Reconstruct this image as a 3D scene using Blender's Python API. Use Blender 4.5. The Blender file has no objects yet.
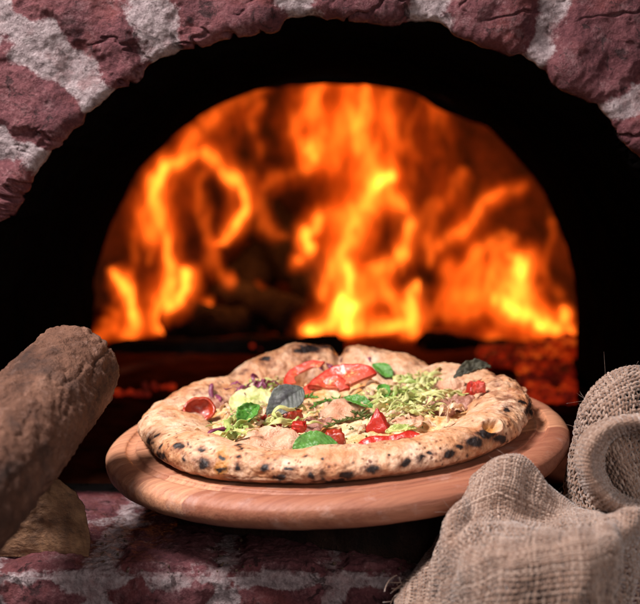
import bpy, math, random
import numpy as np
from mathutils import Matrix, Vector

R = math.radians
C = bpy.context.scene.collection
SC = bpy.context.scene

# ------------------------------------------------------------------ camera, world, lights
F = 1244.0                       # focal length in photo pixels (640 wide)
PITCH = R(6.0)
CZ = 0.27
cd = bpy.data.cameras.new('camera'); cam = bpy.data.objects.new('camera', cd); C.objects.link(cam)
cam.location = (0, 0, CZ); cam.rotation_euler = (R(90) - PITCH, 0, 0)
cd.sensor_width = 36; cd.sensor_fit = 'HORIZONTAL'; cd.lens = F * 36 / 640
cd.clip_start = .01; cd.clip_end = 50
cd.dof.use_dof = True; cd.dof.focus_distance = .90; cd.dof.aperture_fstop = 6.4
cd.dof.aperture_blades = 0
SC.camera = cam
w = bpy.data.worlds.new('World'); SC.world = w; w.use_nodes = True
w.node_tree.nodes['Background'].inputs[0].default_value = (.9, .75, .8, 1)
w.node_tree.nodes['Background'].inputs[1].default_value = .03
SC.view_settings.view_transform = 'Standard'; SC.view_settings.look = 'None'
SC.view_settings.exposure = 0; SC.view_settings.gamma = 1
SC.cycles.use_denoising = True
SC.cycles.max_bounces = 8; SC.cycles.transparent_max_bounces = 16
SC.cycles.sample_clamp_indirect = 4


def area(name, loc, target, size, power, col):
    l = bpy.data.lights.new(name, 'AREA'); l.shape = 'DISK'; l.size = size; l.energy = power; l.color = col
    o = bpy.data.objects.new(name, l); C.objects.link(o); o.location = loc
    o.rotation_euler = (Vector(target) - Vector(loc)).to_track_quat('-Z', 'Y').to_euler()
    return o


area('key_softbox', (-.62, .56, 1.14), (0, .93, .10), .36, 37.0, (1, .91, .885))
area('fill_softbox', (.40, -.25, .50), (.0, .9, .04), .60, 6.0, (1, .88, .85))


def fire_lamp(loc, power, rad):
    l = bpy.data.lights.new('fire_light', 'POINT'); l.energy = power; l.color = (1, .30, .06); l.shadow_soft_size = rad
    o = bpy.data.objects.new('fire_light', l); C.objects.link(o); o.location = loc


fire_lamp((-.16, 2.10, .16), 2.6, .06)
fire_lamp((.05, 2.10, .20), 4.0, .08)
fire_lamp((.27, 2.10, .13), 3.0, .06)

# ------------------------------------------------------------------ projection helpers
FW = np.array([0, math.cos(PITCH), -math.sin(PITCH)]); UP = np.array([0, math.sin(PITCH), math.cos(PITCH)])
RT = np.array([1., 0, 0]); CAM = np.array([0, 0, CZ])


def ray(px, py): return FW + (px - 320) / F * RT + (302 - py) / F * UP


def at(px, py, Y):
    d = ray(px, py); return CAM + d * (Y / d[1])


def project(P):
    d = P - CAM; f = d @ FW
    return 320 + F * (d @ RT) / f, 302 - F * (d @ UP) / f


def onplane(px, py, o, n):
    d = ray(px, py); return CAM + d * (np.dot(np.asarray(o) - CAM, n) / np.dot(d, n))


# ------------------------------------------------------------------ numpy noise
_rs = np.random.RandomState(7)
_perm = _rs.permutation(512).astype(np.int64); _perm = np.concatenate([_perm, _perm, _perm])
_grad = _rs.normal(size=(512, 3)); _grad /= np.linalg.norm(_grad, axis=1)[:, None]


def noise(P):
    P = np.asarray(P, float); i = np.floor(P).astype(np.int64); f = P - i; u = f * f * f * (f * (f * 6 - 15) + 10)
    out = 0
    for dx in (0, 1):
        for dy in (0, 1):
            for dz in (0, 1):
                h = _perm[(_perm[(_perm[(i[..., 0] + dx) & 511] + i[..., 1] + dy) & 511] + i[..., 2] + dz) & 511]
                g = _grad[h]
                d = (g[..., 0] * (f[..., 0] - dx) + g[..., 1] * (f[..., 1] - dy) + g[..., 2] * (f[..., 2] - dz))
                out = out + d * (u[..., 0] if dx else 1 - u[..., 0]) * (u[..., 1] if dy else 1 - u[..., 1]) * (u[..., 2] if dz else 1 - u[..., 2])
    return out * 1.6


def fbm(P, s, o=4, seed=0., gain=.5):
    P = np.asarray(P, float) * s + seed * 17.31; a = 1; r = 0
    for k in range(o):
        r = r + a * noise(P); P = P * 2.03 + 5.1; a *= gain
    return r


def sstep(a, b, x):
    t = np.clip((x - a) / (b - a), 0, 1); return t * t * (3 - 2 * t)


def catmull(P, n):
    P = np.asarray(P, float); m = len(P); t = np.linspace(0, m - 1, n); i = np.clip(np.floor(t).astype(int), 0, m - 2); f = (t - i)[:, None]
    g = lambda k: P[np.clip(i + k, 0, m - 1)]
    p0, p1, p2, p3 = g(-1), g(0), g(1), g(2)
    return .5 * (2 * p1 + (p2 - p0) * f + (2 * p0 - 5 * p1 + 4 * p2 - p3) * f ** 2 + (3 * p1 - p0 - 3 * p2 + p3) * f ** 3)


# ------------------------------------------------------------------ mesh helpers
def link(name, me, mats, parent=None):
    o = bpy.data.objects.new(name, me); C.objects.link(o)
    for m in (mats if isinstance(mats, (list, tuple)) else [mats]): me.materials.append(m)
    if parent: o.parent = parent
    return o


def raw_mesh(name, V, faces, mats, parent=None, attrs=None, mi=None, smooth=True):
    """faces: list of int arrays (n,k)"""
    me = bpy.data.meshes.new(name)
    V = np.asarray(V, np.float32).reshape(-1, 3)
    faces = [np.asarray(f, np.int32) for f in faces if len(f)]
    nl = sum(f.size for f in faces); nf = sum(len(f) for f in faces)
    me.vertices.add(len(V)); me.vertices.foreach_set('co', V.ravel())
    me.loops.add(nl); me.loops.foreach_set('vertex_index', np.concatenate([f.ravel() for f in faces]))
    me.polygons.add(nf)
    tot = np.concatenate([np.full(len(f), f.shape[1], np.int32) for f in faces])
    me.polygons.foreach_set('loop_start', np.concatenate([[0], np.cumsum(tot)[:-1]]).astype(np.int32))
    if mi is not None: me.polygons.foreach_set('material_index', np.asarray(mi, np.int32))
    me.polygons.foreach_set('use_smooth', np.full(nf, smooth))
    for k, v in (attrs or {}).items():
        a = me.attributes.new(k, 'FLOAT', 'POINT'); a.data.foreach_set('value', np.asarray(v, np.float32).ravel())
    me.update(calc_edges=True); me.validate()
    return link(name, me, mats, parent)


def gfaces(nu, nv, wu=False, wv=False, off=0):
    i = np.arange(nu if wu else nu - 1)[:, None]; j = np.arange(nv if wv else nv - 1)[None, :]
    a = i * nv + j; b = ((i + 1) % nu) * nv + j; c = ((i + 1) % nu) * nv + (j + 1) % nv; d = i * nv + (j + 1) % nv
    return np.stack([a, b, c, d], -1).reshape(-1, 4) + off


def grid_obj(name, V, mats, parent=None, wu=False, wv=False, attrs=None, flip=False):
    nu, nv = V.shape[:2]; f = gfaces(nu, nv, wu, wv)
    if flip: f = f[:, ::-1]
    return raw_mesh(name, V, [f], mats, parent, attrs)


class Soup:
    def __init__(s): s.V = []; s.Q = []; s.N = {}; s.n = 0; s.A = {}
    def add(s, V, faces, **attrs):
        V = np.asarray(V, float).reshape(-1, 3)
        for f in faces:
            f = np.asarray(f); s.N.setdefault(f.shape[1], []).append(f + s.n)
        s.V.append(V)
        for k, v in attrs.items(): s.A.setdefault(k, []).append(np.broadcast_to(np.asarray(v, float).ravel(), (len(V),)) if np.size(v) == 1 else np.asarray(v, float).ravel())
        s.n += len(V)
    def tube(s, P, r, sides=8, cap=True, flat=1., twist=None, **attrs):
        P = np.asarray(P, float); n = len(P); r = np.broadcast_to(np.asarray(r, float), (n,))
        T = np.gradient(P, axis=0); T /= np.linalg.norm(T, axis=1)[:, None] + 1e-12
        ref = np.array([0, 0, 1.]) if abs(T[0, 2]) < .9 else np.array([1., 0, 0])
        A = np.zeros_like(P); a = ref
        for i in range(n):
            a = a - T[i] * a.dot(T[i]); a = a / (np.linalg.norm(a) + 1e-12); A[i] = a
        B = np.cross(T, A); t = np.linspace(0, 2 * math.pi, sides, endpoint=False)
        ct, st = np.cos(t), np.sin(t)
        tw = np.zeros(n) if twist is None else twist
        A2 = A * np.cos(tw)[:, None] + B * np.sin(tw)[:, None]; B2 = -A * np.sin(tw)[:, None] + B * np.cos(tw)[:, None]
        V = P[:, None] + r[:, None, None] * (ct[None, :, None] * A2[:, None] + flat * st[None, :, None] * B2[:, None])
        fs = [gfaces(n, sides, False, True)[:, ::-1]]
        if cap:
            fs.append(np.arange(sides)[None, :].copy()); fs.append((np.arange(sides)[::-1] + (n - 1) * sides)[None, :])
        at_ = {k: (np.repeat(v, sides) if np.size(v) == n and n > 1 else v) for k, v in attrs.items()}
        s.add(V, fs, **at_)
    def build(s, name, mats, parent=None, smooth=True):
        return raw_mesh(name, np.concatenate(s.V), [np.concatenate(v) for v in s.N.values()], mats, parent,
                        {k: np.concatenate(v) for k, v in s.A.items()}, smooth=smooth)


def tag(o, label=None, cat=None, group=None, kind=None):
    if label: o['label'] = label
    if cat: o['category'] = cat
    if group: o['group'] = group
    if kind: o['kind'] = kind
    return o


def thing(name, label, cat, loc=(0, 0, 0), group=None, mat=None):
    o = bpy.data.objects.new(name, None); C.objects.link(o); o.location = loc; o.empty_display_size = .02
    if mat is not None: o.matrix_world = mat
    return tag(o, label, cat, group)


# ------------------------------------------------------------------ material helpers
def nd(nt, typ, ins=None, **props):
    n = nt.nodes.new('ShaderNode' + typ)
    for k, v in props.items():
        if k == 'ramp':
            el = n.color_ramp.elements
            while len(el) > 1: el.remove(el[-1])
            for q, (p, c) in enumerate(v):
                e = el[0] if q == 0 else el.new(p)
                e.position = p; e.color = (*c, 1) if len(c) == 3 else c
        else: setattr(n, k, v)
    for k, v in (ins or {}).items():
        if isinstance(v, bpy.types.NodeSocket): nt.links.new(v, n.inputs[k])
        elif isinstance(v, tuple) and len(v) == 3 and n.inputs[k].type == 'RGBA': n.inputs[k].default_value = (*v, 1)
        else: n.inputs[k].default_value = v
    return n


def newmat(name):
    m = bpy.data.materials.new(name); m.use_nodes = True; nt = m.node_tree
    b = nt.nodes['Principled BSDF']
    return m, nt, b


def coord(nt, kind='Object'): return nd(nt, 'TexCoord').outputs[kind]
def attr(nt, n): return nd(nt, 'Attribute', attribute_name=n).outputs['Fac']
def nz(nt, v, scale, detail=5, rough=.6, dist=0): return nd(nt, 'TexNoise', {'Vector': v, 'Scale': scale, 'Detail': detail, 'Roughness': rough, 'Distortion': dist}).outputs[0]
def mixc(nt, f, a, b, mode='MIX'):
    n = nd(nt, 'Mix', data_type='RGBA', blend_type=mode)
    for k, v in ((0, f), (6, a), (7, b)):
        if isinstance(v, bpy.types.NodeSocket): nt.links.new(v, n.inputs[k])
        else: n.inputs[k].default_value = (*v, 1) if isinstance(v, tuple) else v
    return n.outputs[2]
def mth(nt, op, a, b=0., clamp=False):
    n = nd(nt, 'Math', operation=op, use_clamp=clamp)
    for k, v in ((0, a), (1, b)):
        if isinstance(v, bpy.types.NodeSocket): nt.links.new(v, n.inputs[k])
        else: n.inputs[k].default_value = v
    return n.outputs[0]
def ramp(nt, f, stops): return nd(nt, 'ValToRGB', {'Fac': f}, ramp=stops).outputs[0]
def mapr(nt, f, a, b, c=0., d=1.): return nd(nt, 'MapRange', {'Value': f, 'From Min': a, 'From Max': b, 'To Min': c, 'To Max': d}).outputs[0]
def scl(nt, v, s): return nd(nt, 'Mapping', {'Vector': v, 'Scale': s}).outputs[0]
def bump(nt, b, h, dist=.001, strength=1., prev=None):
    ins = {'Height': h, 'Distance': dist, 'Strength': strength}
    n = nd(nt, 'Bump', ins)
    if prev: nt.links.new(prev, n.inputs['Normal'])
    if b: nt.links.new(n.outputs[0], b.inputs['Normal'])
    return n.outputs[0]
def setb(nt, b, **kw):
    for k, v in kw.items():
        k = k.replace('_', ' ')
        if isinstance(v, bpy.types.NodeSocket): nt.links.new(v, b.inputs[k])
        else: b.inputs[k].default_value = (*v, 1) if isinstance(v, tuple) and len(v) == 3 else v


def m_brick():
    m, nt, b = newmat('old_brick'); co = coord(nt)
    n1 = nz(nt, co, 26, 6, .62); n2 = nz(nt, co, 130, 6, .65); n3 = nz(nt, co, 620, 4, .7); n4 = nz(nt, co, 55, 8, .7, .6)
    tone = attr(nt, 'tone'); mask = attr(nt, 'mortar'); soot = attr(nt, 'soot')
    n5 = nz(nt, co, 330, 5, .75); n6 = nz(nt, co, 42, 6, .7)
    mixn = mth(nt, 'ADD', mth(nt, 'MULTIPLY', n1, .55), mth(nt, 'MULTIPLY', n5, .45))
    br = ramp(nt, mixn, [(.34, (.030, .010, .013)), (.46, (.090, .026, .032)), (.54, (.140, .046, .052)), (.66, (.21, .092, .097))])
    br = mixc(nt, mth(nt, 'MULTIPLY', tone, .75), br, mixc(nt, .6, br, (.060, .014, .018)))
    br = mixc(nt, mapr(nt, nz(nt, co, 18, 5, .6), .52, .66, 0, .45), br, (.15, .030, .024))
    br = mixc(nt, mapr(nt, mth(nt, 'ADD', mth(nt, 'MULTIPLY', n6, .6), mth(nt, 'MULTIPLY', n5, .4)), .52, .64, 0, .45), br, (.24, .155, .16))
    br = mixc(nt, mapr(nt, n4, .58, .68, 0, .85), br, (.028, .012, .014))
    mo = ramp(nt, mth(nt, 'ADD', mth(nt, 'MULTIPLY', n2, .5), mth(nt, 'MULTIPLY', n5, .5)), [(.34, (.10, .070, .074)), (.48, (.25, .195, .20)), (.62, (.39, .325, .33))])
    mo = mixc(nt, mapr(nt, n4, .55, .66, 0, .7), mo, (.10, .06, .062))
    mo = mixc(nt, mapr(nt, n6, .52, .66, 0, .5), mo, (.22, .105, .105))
    wobble = mth(nt, 'ADD', mth(nt, 'MULTIPLY', mth(nt, 'SUBTRACT', n6, .5), .9), mth(nt, 'MULTIPLY', mth(nt, 'SUBTRACT', n5, .5), 1.1))
    edge = mapr(nt, mth(nt, 'ADD', mask, mth(nt, 'MULTIPLY', wobble, .8)), .36, .66)
    c = mixc(nt, edge, br, mo)
    c = mixc(nt, mapr(nt, n3, .58, .72, 0, .5), c, (.035, .017, .02))
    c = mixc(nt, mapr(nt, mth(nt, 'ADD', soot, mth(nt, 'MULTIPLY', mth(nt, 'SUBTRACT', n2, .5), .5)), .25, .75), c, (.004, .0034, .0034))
    h = mth(nt, 'ADD', mth(nt, 'ADD', mth(nt, 'MULTIPLY', n2, .40), mth(nt, 'MULTIPLY', n3, .45)), mth(nt, 'MULTIPLY', n5, .55))
    h = mth(nt, 'SUBTRACT', h, mth(nt, 'MULTIPLY', mapr(nt, n4, .60, .66), .6))
    bump(nt, b, h, .0030, 1.)
    setb(nt, b, Base_Color=c, Roughness=.82, Specular_IOR_Level=mapr(nt, soot, .05, .5, .3, 0.))
    return m


def m_plain(name, col, rough=.6, spec=.5, var=.25, nscale=120, bmp=.0008, col2=None, sss=0, coat=0, nd2=5):
    m, nt, b = newmat(name); co = coord(nt); n = nz(nt, co, nscale, nd2, .6)
    c2 = col2 or tuple(x * (1 - var) for x in col)
    c = mixc(nt, mapr(nt, n, .35, .65), c2, col)
    bump(nt, b, nz(nt, co, nscale * 2.2, 5, .65), bmp, 1.)
    setb(nt, b, Base_Color=c, Roughness=rough, Specular_IOR_Level=spec)
    if sss: setb(nt, b, Subsurface_Weight=sss, Subsurface_Scale=.004); b.inputs['Subsurface Radius'].default_value = (1, .4, .25)
    if coat: setb(nt, b, Coat_Weight=coat, Coat_Roughness=.12)
    return m


def m_crust():
    m, nt, b = newmat('baked_crust'); co = coord(nt)
    n1 = nz(nt, co, 38, 5, .6); n2 = nz(nt, co, 160, 6, .65); n3 = nz(nt, co, 700, 4, .7)
    c = ramp(nt, n1, [(.30, (.44, .165, .06)), (.43, (.58, .295, .15)), (.57, (.68, .42, .26)), (.74, (.77, .55, .40))])
    c = mixc(nt, mapr(nt, n2, .50, .68, 0, .7), c, (.38, .135, .05))
    flour = mapr(nt, nz(nt, co, 75, 6, .7), .57, .72, 0, .40); c = mixc(nt, flour, c, (.80, .66, .56))
    br = attr(nt, 'brown'); c = mixc(nt, mapr(nt, mth(nt, 'ADD', br, mth(nt, 'MULTIPLY', mth(nt, 'SUBTRACT', n2, .5), 1.1)), .12, 1.0, 0, .95), c, (.125, .030, .010))
    oil = attr(nt, 'oil'); c = mixc(nt, mth(nt, 'MULTIPLY', oil, .8), c, (.48, .19, .022))
    ch = attr(nt, 'char'); c = mixc(nt, mapr(nt, mth(nt, 'ADD', ch, mth(nt, 'MULTIPLY', mth(nt, 'SUBTRACT', n2, .5), .9)), .34, .86), c, (.016, .009, .008))
    h = mth(nt, 'ADD', n2, mth(nt, 'MULTIPLY', n3, .3)); bump(nt, b, h, .0013, 1.)
    setb(nt, b, Base_Color=c, Roughness=mapr(nt, n2, .3, .7, .36, .58), Specular_IOR_Level=.45)
    setb(nt, b, Subsurface_Weight=.12, Subsurface_Scale=.003)
    return m


def m_cheese():
    m, nt, b = newmat('melted_cheese'); co = coord(nt)
    n1 = nz(nt, co, 60, 6, .62, .5); n2 = nz(nt, co, 190, 5, .6)
    c = ramp(nt, n1, [(.28, (.50, .14, .035)), (.40, (.66, .30, .09)), (.52, (.76, .52, .27)), (.68, (.82, .66, .46))])
    c = mixc(nt, mapr(nt, n2, .60, .72, 0, .7), c, (.40, .10, .03))
    bump(nt, b, mth(nt, 'ADD', n1, mth(nt, 'MULTIPLY', n2, .4)), .003, 1.)
    setb(nt, b, Base_Color=c, Roughness=mapr(nt, n2, .3, .7, .22, .5), Subsurface_Weight=.15, Subsurface_Scale=.003)
    return m


def m_board():
    m, nt, b = newmat('beech_strips'); co = coord(nt)
    rot = nd(nt, 'Mapping', {'Vector': co, 'Rotation': (0, 0, R(68))}).outputs[0]
    sep = nd(nt, 'SeparateXYZ', {'Vector': rot})
    cell = mth(nt, 'FLOOR', mth(nt, 'MULTIPLY', sep.outputs[0], 1 / .047))
    wn = nd(nt, 'TexWhiteNoise', {'W': cell}, noise_dimensions='1D').outputs[0]
    cmb = nd(nt, 'CombineXYZ', {'X': mth(nt, 'MULTIPLY', sep.outputs[0], 130.), 'Y': mth(nt, 'ADD', mth(nt, 'MULTIPLY', sep.outputs[1], 5.), mth(nt, 'MULTIPLY', cell, 7.7)), 'Z': mth(nt, 'MULTIPLY', sep.outputs[2], 80.)}).outputs[0]
    g1 = nz(nt, cmb, 1.3, 7, .68, .3); g2 = nz(nt, cmb, 5., 5, .65)
    c = ramp(nt, g1, [(.28, (.26, .105, .058)), (.43, (.43, .195, .112)), (.58, (.57, .27, .150)), (.75, (.68, .375, .235))])
    c = mixc(nt, mapr(nt, wn, .15, .85, 0, .9), c, mixc(nt, .72, c, (.22, .058, .036)))
    c = mixc(nt, mapr(nt, g2, .50, .66, 0, .42), c, (.19, .070, .036))
    fl = mapr(nt, nz(nt, co, 45, 7, .7), .56, .72, 0, .28); c = mixc(nt, fl, c, (.66, .50, .45))
    bump(nt, b, mth(nt, 'ADD', g2, mth(nt, 'MULTIPLY', g1, .6)), .0006, .8)
    setb(nt, b, Base_Color=c, Roughness=mapr(nt, g2, .3, .7, .42, .62), Specular_IOR_Level=.35)
    return m


def m_bark(name='log_bark', dark=1.):
    m, nt, b = newmat(name); co = coord(nt)
    st = scl(nt, co, (1, 1, .35))
    n1 = nz(nt, st, 30, 7, .65, .4); n2 = nz(nt, co, 150, 6, .68); n3 = nz(nt, co, 500, 4, .7); n4 = nz(nt, co, 16, 5, .6)
    k = dark
    c = ramp(nt, n1, [(.28, (.028 * k, .016 * k, .013 * k)), (.44, (.098 * k, .044 * k, .027 * k)), (.58, (.175 * k, .085 * k, .054 * k)), (.74, (.26 * k, .148 * k, .106 * k))])
    c = mixc(nt, mapr(nt, n2, .56, .70, 0, .6), c, (.26 * k, .155 * k, .12 * k))
    c = mixc(nt, mapr(nt, n4, .52, .64, 0, .62), c, (.024 * k, .018 * k, .018 * k))
    c = mixc(nt, mapr(nt, n3, .56, .70, 0, .75), c, (.025 * k, .015 * k, .013 * k))
    bump(nt, b, mth(nt, 'ADD', mth(nt, 'ADD', n1, mth(nt, 'MULTIPLY', n2, .6)), mth(nt, 'MULTIPLY', n3, .35)), .0050, 1.)
    setb(nt, b, Base_Color=c, Roughness=.85, Specular_IOR_Level=.25)
    return m


def m_endgrain():
    m, nt, b = newmat('split_wood'); co = coord(nt)
    wv = nd(nt, 'TexWave', {'Vector': co, 'Scale': 70., 'Distortion': 5., 'Detail': 4., 'Detail Scale': 3.}, wave_type='RINGS', rings_direction='Y').outputs['Fac']
    n1 = nz(nt, co, 60, 6, .65); n2 = nz(nt, scl(nt, co, (1, 1, 1.6)), 120, 6, .68)
    c = ramp(nt, n1, [(.3, (.060, .026, .012)), (.5, (.150, .070, .031)), (.7, (.235, .122, .058))])
    c = mixc(nt, mth(nt, 'MULTIPLY', wv, .22), c, (.05, .025, .014))
    c = mixc(nt, mapr(nt, n2, .56, .68, 0, .55), c, (.045, .025, .016))
    bump(nt, b, mth(nt, 'ADD', n2, n1), .0022, 1.)
    setb(nt, b, Base_Color=c, Roughness=.8)
    return m


def m_burlap():
    m, nt, b = newmat('jute_thread'); co = coord(nt)
    t = attr(nt, 'tone'); n1 = nz(nt, co, 900, 3, .6)
    c = ramp(nt, t, [(0., (.145, .082, .054)), (.5, (.27, .170, .122)), (1., (.46, .335, .265))])
    c = mixc(nt, mapr(nt, n1, .45, .7, 0, .4), c, (.20, .12, .09))
    bump(nt, b, nz(nt, co, 2200, 2, .5), .0003, 1.)
    setb(nt, b, Base_Color=c, Roughness=.9, Specular_IOR_Level=.15)
    setb(nt, b, Sheen_Weight=.8, Sheen_Roughness=.4)
    return m


def m_firebrick():
    m, nt, b = newmat('sooty_firebrick'); co = coord(nt)
    n1 = nz(nt, co, 14, 5, .6); n2 = nz(nt, co, 60, 5, .65)
    c = ramp(nt, n1, [(.35, (.012, .005, .003)), (.5, (.055, .016, .007)), (.68, (.12, .038, .016))])
    bump(nt, b, n2, .006, 1.)
    setb(nt, b, Base_Color=c, Roughness=.9)
    return m


def m_ember():
    m, nt, b = newmat('glowing_ember'); co = coord(nt)
    n = mth(nt, 'ADD', mth(nt, 'MULTIPLY', nz(nt, co, 13, 3, .5), .6), mth(nt, 'MULTIPLY', nz(nt, co, 90, 5, .65), .4))
    e = ramp(nt, n, [(.38, (.008, .0005, 0)), (.48, (.13, .004, .001)), (.57, (.50, .022, .002)), (.66, (1, .16, .012))])
    setb(nt, b, Base_Color=(.02, .016, .015), Roughness=.95, Emission_Color=e, Emission_Strength=.6)
    return m


def m_flame(name, strength, col):
    m = bpy.data.materials.new(name); m.use_nodes = True; nt = m.node_tree; nt.nodes.clear()
    out = nt.nodes.new('ShaderNodeOutputMaterial')
    e = nd(nt, 'Emission', {'Color': col, 'Strength': strength}); nt.links.new(e.outputs[0], out.inputs['Volume'])
    return m


def m_slice():
    m, nt, b = newmat('tomato_cut'); co = coord(nt); r = attr(nt, 'rad'); sd = attr(nt, 'seed'); n = nz(nt, co, 300, 4, .6)
    c = ramp(nt, mth(nt, 'ADD', r, mth(nt, 'MULTIPLY', mth(nt, 'SUBTRACT', n, .5), .14)), [(.2, (.62, .17, .10)), (.6, (.60, .10, .06)), (.88, (.58, .075, .045)), (.96, (.42, .018, .010))])
    c = mixc(nt, mth(nt, 'MULTIPLY', sd, .85), c, mixc(nt, mapr(nt, n, .48, .58), (.50, .05, .02), (.66, .42, .17)))
    bump(nt, b, n, .0008, 1.); setb(nt, b, Base_Color=c, Roughness=.32, Coat_Weight=.15, Coat_Roughness=.15, Subsurface_Weight=.12, Subsurface_Scale=.004)
    return m


M = dict(
    slice=m_slice(),
    brick=m_brick(), crust=m_crust(), cheese=m_cheese(), board=m_board(), bark=m_bark(), dark_bark=m_bark('charred_bark', .28),
    endgrain=m_endgrain(), burlap=m_burlap(), firebrick=m_firebrick(), ember=m_ember(),
    soot=m_plain('soot', (.0042, .0030, .0028), 1, .0, .4, 40, .003),
    hearth=m_plain('hearth_stone', (.045, .013, .007), 1, .0, .6, 18, .004),
    charwood=m_plain('charred_wood', (.016, .012, .011), 1, .0, .5, 40, .006),
    tomato=m_plain('tomato_skin', (.46, .024, .012), .34, .5, 0, 70, .0012, col2=(.30, .012, .007), sss=.1, coat=.1),
    flesh=m_plain('tomato_flesh', (.62, .10, .065), .28, .6, 0, 120, .0012, col2=(.50, .028, .016), sss=.15, coat=.3),
    rust=m_plain('roasted_tomato', (.42, .045, .012), .3, .6, 0, 120, .001, col2=(.28, .018, .008), coat=.3),
    basil=m_plain('basil_green', (.085, .27, .035), .38, .5, .35, 160, .0006, sss=.1),
    dark_leaf=m_plain('dark_leaf', (.11, .125, .105), .5, .45, 0, 75, .0012, col2=(.040, .036, .046)),
    dry_leaf=m_plain('dry_leaf', (.075, .07, .042), .65, .4, 0, 160, .001, col2=(.03, .027, .018)),
    lettuce=m_plain('lettuce', (.66, .60, .26), .42, .45, 0, 60, .0007, col2=(.20, .33, .05), sss=.15),
    pale_lettuce=m_plain('pale_lettuce', (.62, .58, .29), .42, .45, 0, 90, .0012, col2=(.36, .42, .10), sss=.15),
    ham=m_plain('ham', (.70, .46, .31), .32, .5, 0, 75, .003, col2=(.50, .21, .11), sss=.15, nd2=8),
    brown_ham=m_plain('browned_ham', (.40, .19, .13), .4, .5, 0, 130, .0012, col2=(.24, .085, .055)),
    onion=m_plain('red_onion', (.24, .045, .11), .35, .5, 0, 150, .0005, col2=(.13, .022, .05), sss=.1),
    cream=m_plain('cream', (.66, .43, .27), .4, .5, .15, 100, .0006, sss=.2),
    herb=m_plain('dried_herb', (.12, .15, .035), .7, .3, .5, 200, .0004),
    crumb=m_plain('bread_crumb', (.09, .055, .035), .8, .3, .5, 300, .0004),
)

# ------------------------------------------------------------------ the oven
WY = .98                                  # plane of the brick front
AC = at(345, 415, WY); AX, AZ, AR = float(AC[0]), float(AC[2]), .3150
oven = thing('brick_oven', 'arched wood fired brick oven, soot black inside, with a brick ledge', 'oven', (AX, WY, 0))
OFF = np.array([AX, WY, 0])
rng = np.random.RandomState(3)


def brick_front():
    # profile runs from far out on the wall face in to the arch edge, round it and back into the mouth
    nth = 1500
    a = np.linspace(R(-14), R(194), nth)
    ER = .007
    rout = np.concatenate([np.linspace(.62, .47, 40, endpoint=False), np.linspace(.47, AR + ER, 230)])
    phi = np.linspace(0, math.pi / 2, 14)[1:]
    rr = np.concatenate([rout, AR + ER - ER * np.sin(phi), np.full(26, AR)])
    yy = np.concatenate([np.zeros(len(rout)), ER * (1 - np.cos(phi)), np.linspace(.009, .15, 26)])
    A, RR = np.meshgrid(a, rr, indexing='ij'); YY = np.broadcast_to(yy, A.shape)
    X = AX + RR * np.cos(A); Z = AZ + RR * np.sin(A)
    P = np.stack([X, WY + YY, Z], -1)
    Pf = np.stack([X, np.full_like(X, WY), Z], -1)
    wob = .006 * np.stack([fbm(Pf, 45, 4, 1), fbm(Pf, 45, 4, 2)], -1)
    s = WY / F / math.cos(PITCH)
    wx, wz = X + wob[..., 0], Z + wob[..., 1]
    joints = [((116, 112), (-60, -42), 19), ((170, 72), (128, -40), 17), ((52, 165), (-80, 105), 14), ((300, 30), (294, -60), 14),
              ((425, 35), (442, -60), 14), ((535, 60), (565, -50), 11), ((608, 112), (720, 30), 9)]
    segs = []
    for (p, q, hw) in joints:
        p = at(*p, WY); q = at(*q, WY); segs.append((p[0], p[2], q[0], q[2], hw * s))
    for deg in (-2, 12, 27, 153.5, 168, 182):
        an = R(deg); segs.append((AX + (AR - .02) * math.cos(an), AZ + (AR - .02) * math.sin(an), AX + .62 * math.cos(an), AZ + .62 * math.sin(an), .011))
    dist = np.full(X.shape, 1e3)
    for (x0, z0, x1, z1, hw) in segs:
        dx, dz = x1 - x0, z1 - z0; t = np.clip(((wx - x0) * dx + (wz - z0) * dz) / (dx * dx + dz * dz), 0, 1)
        d = np.hypot(wx - x0 - t * dx, wz - z0 - t * dz) - hw * (1 + .35 * t * 0)
        dist = np.minimum(dist, d)
    ring2 = np.abs(np.hypot(wx - AX, wz - AZ) - (AR + .158)) - .011
    dist = np.minimum(dist, ring2)
    mort = 1 - sstep(-.009, .010, dist + .010 * fbm(Pf, 30, 4, 9))
    cellid = np.floor((A + R(14)) / R(16)).astype(int) % 40
    tone = np.random.RandomState(5).rand(60)[cellid] * .6 + .5 * sstep(-.2, .35, X) * .6
    soot = sstep(.0035, .012, YY) + 0 * A
    big = fbm(P, 22, 4, 3); mid = fbm(P, 75, 4, 4); fine = fbm(P, 240, 3, 5)
    crack = np.clip(1 - np.abs(fbm(P * np.array([1, 1, 2.2]), 17, 4, 6)) * 11, 0, 1) * (1 - mort) * sstep(-.1, .25, fbm(P, 9, 2, 16))
    disp = .0042 * big + .0006 * mid + .0003 * fine - .0042 * crack + .0050 * (1 - mort) * sstep(-.002, .012, dist) + .0006 * mort
    edge = sstep(.05, 0, RR - AR)
    disp = disp * (1 + .2 * edge)
    # push along the profile normal (outwards at the face, inwards at the mouth)
    nphi = np.concatenate([np.zeros(len(rout)), phi, np.full(26, math.pi / 2)])
    ny = -np.cos(nphi); nr = -np.sin(nphi)
    P = P + disp[..., None] * np.stack([nr * np.cos(A), np.broadcast_to(ny, A.shape), nr * np.sin(A)], -1)
    P = P + (.0035 * edge * fbm(Pf, 17, 3, 8))[..., None] * np.stack([np.cos(A), 0 * A, np.sin(A)], -1)
    return grid_obj('brick_arch', P - OFF, M['brick'], oven, attrs={'mortar': mort, 'tone': tone, 'soot': soot}, flip=True)


brick_front()


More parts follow.
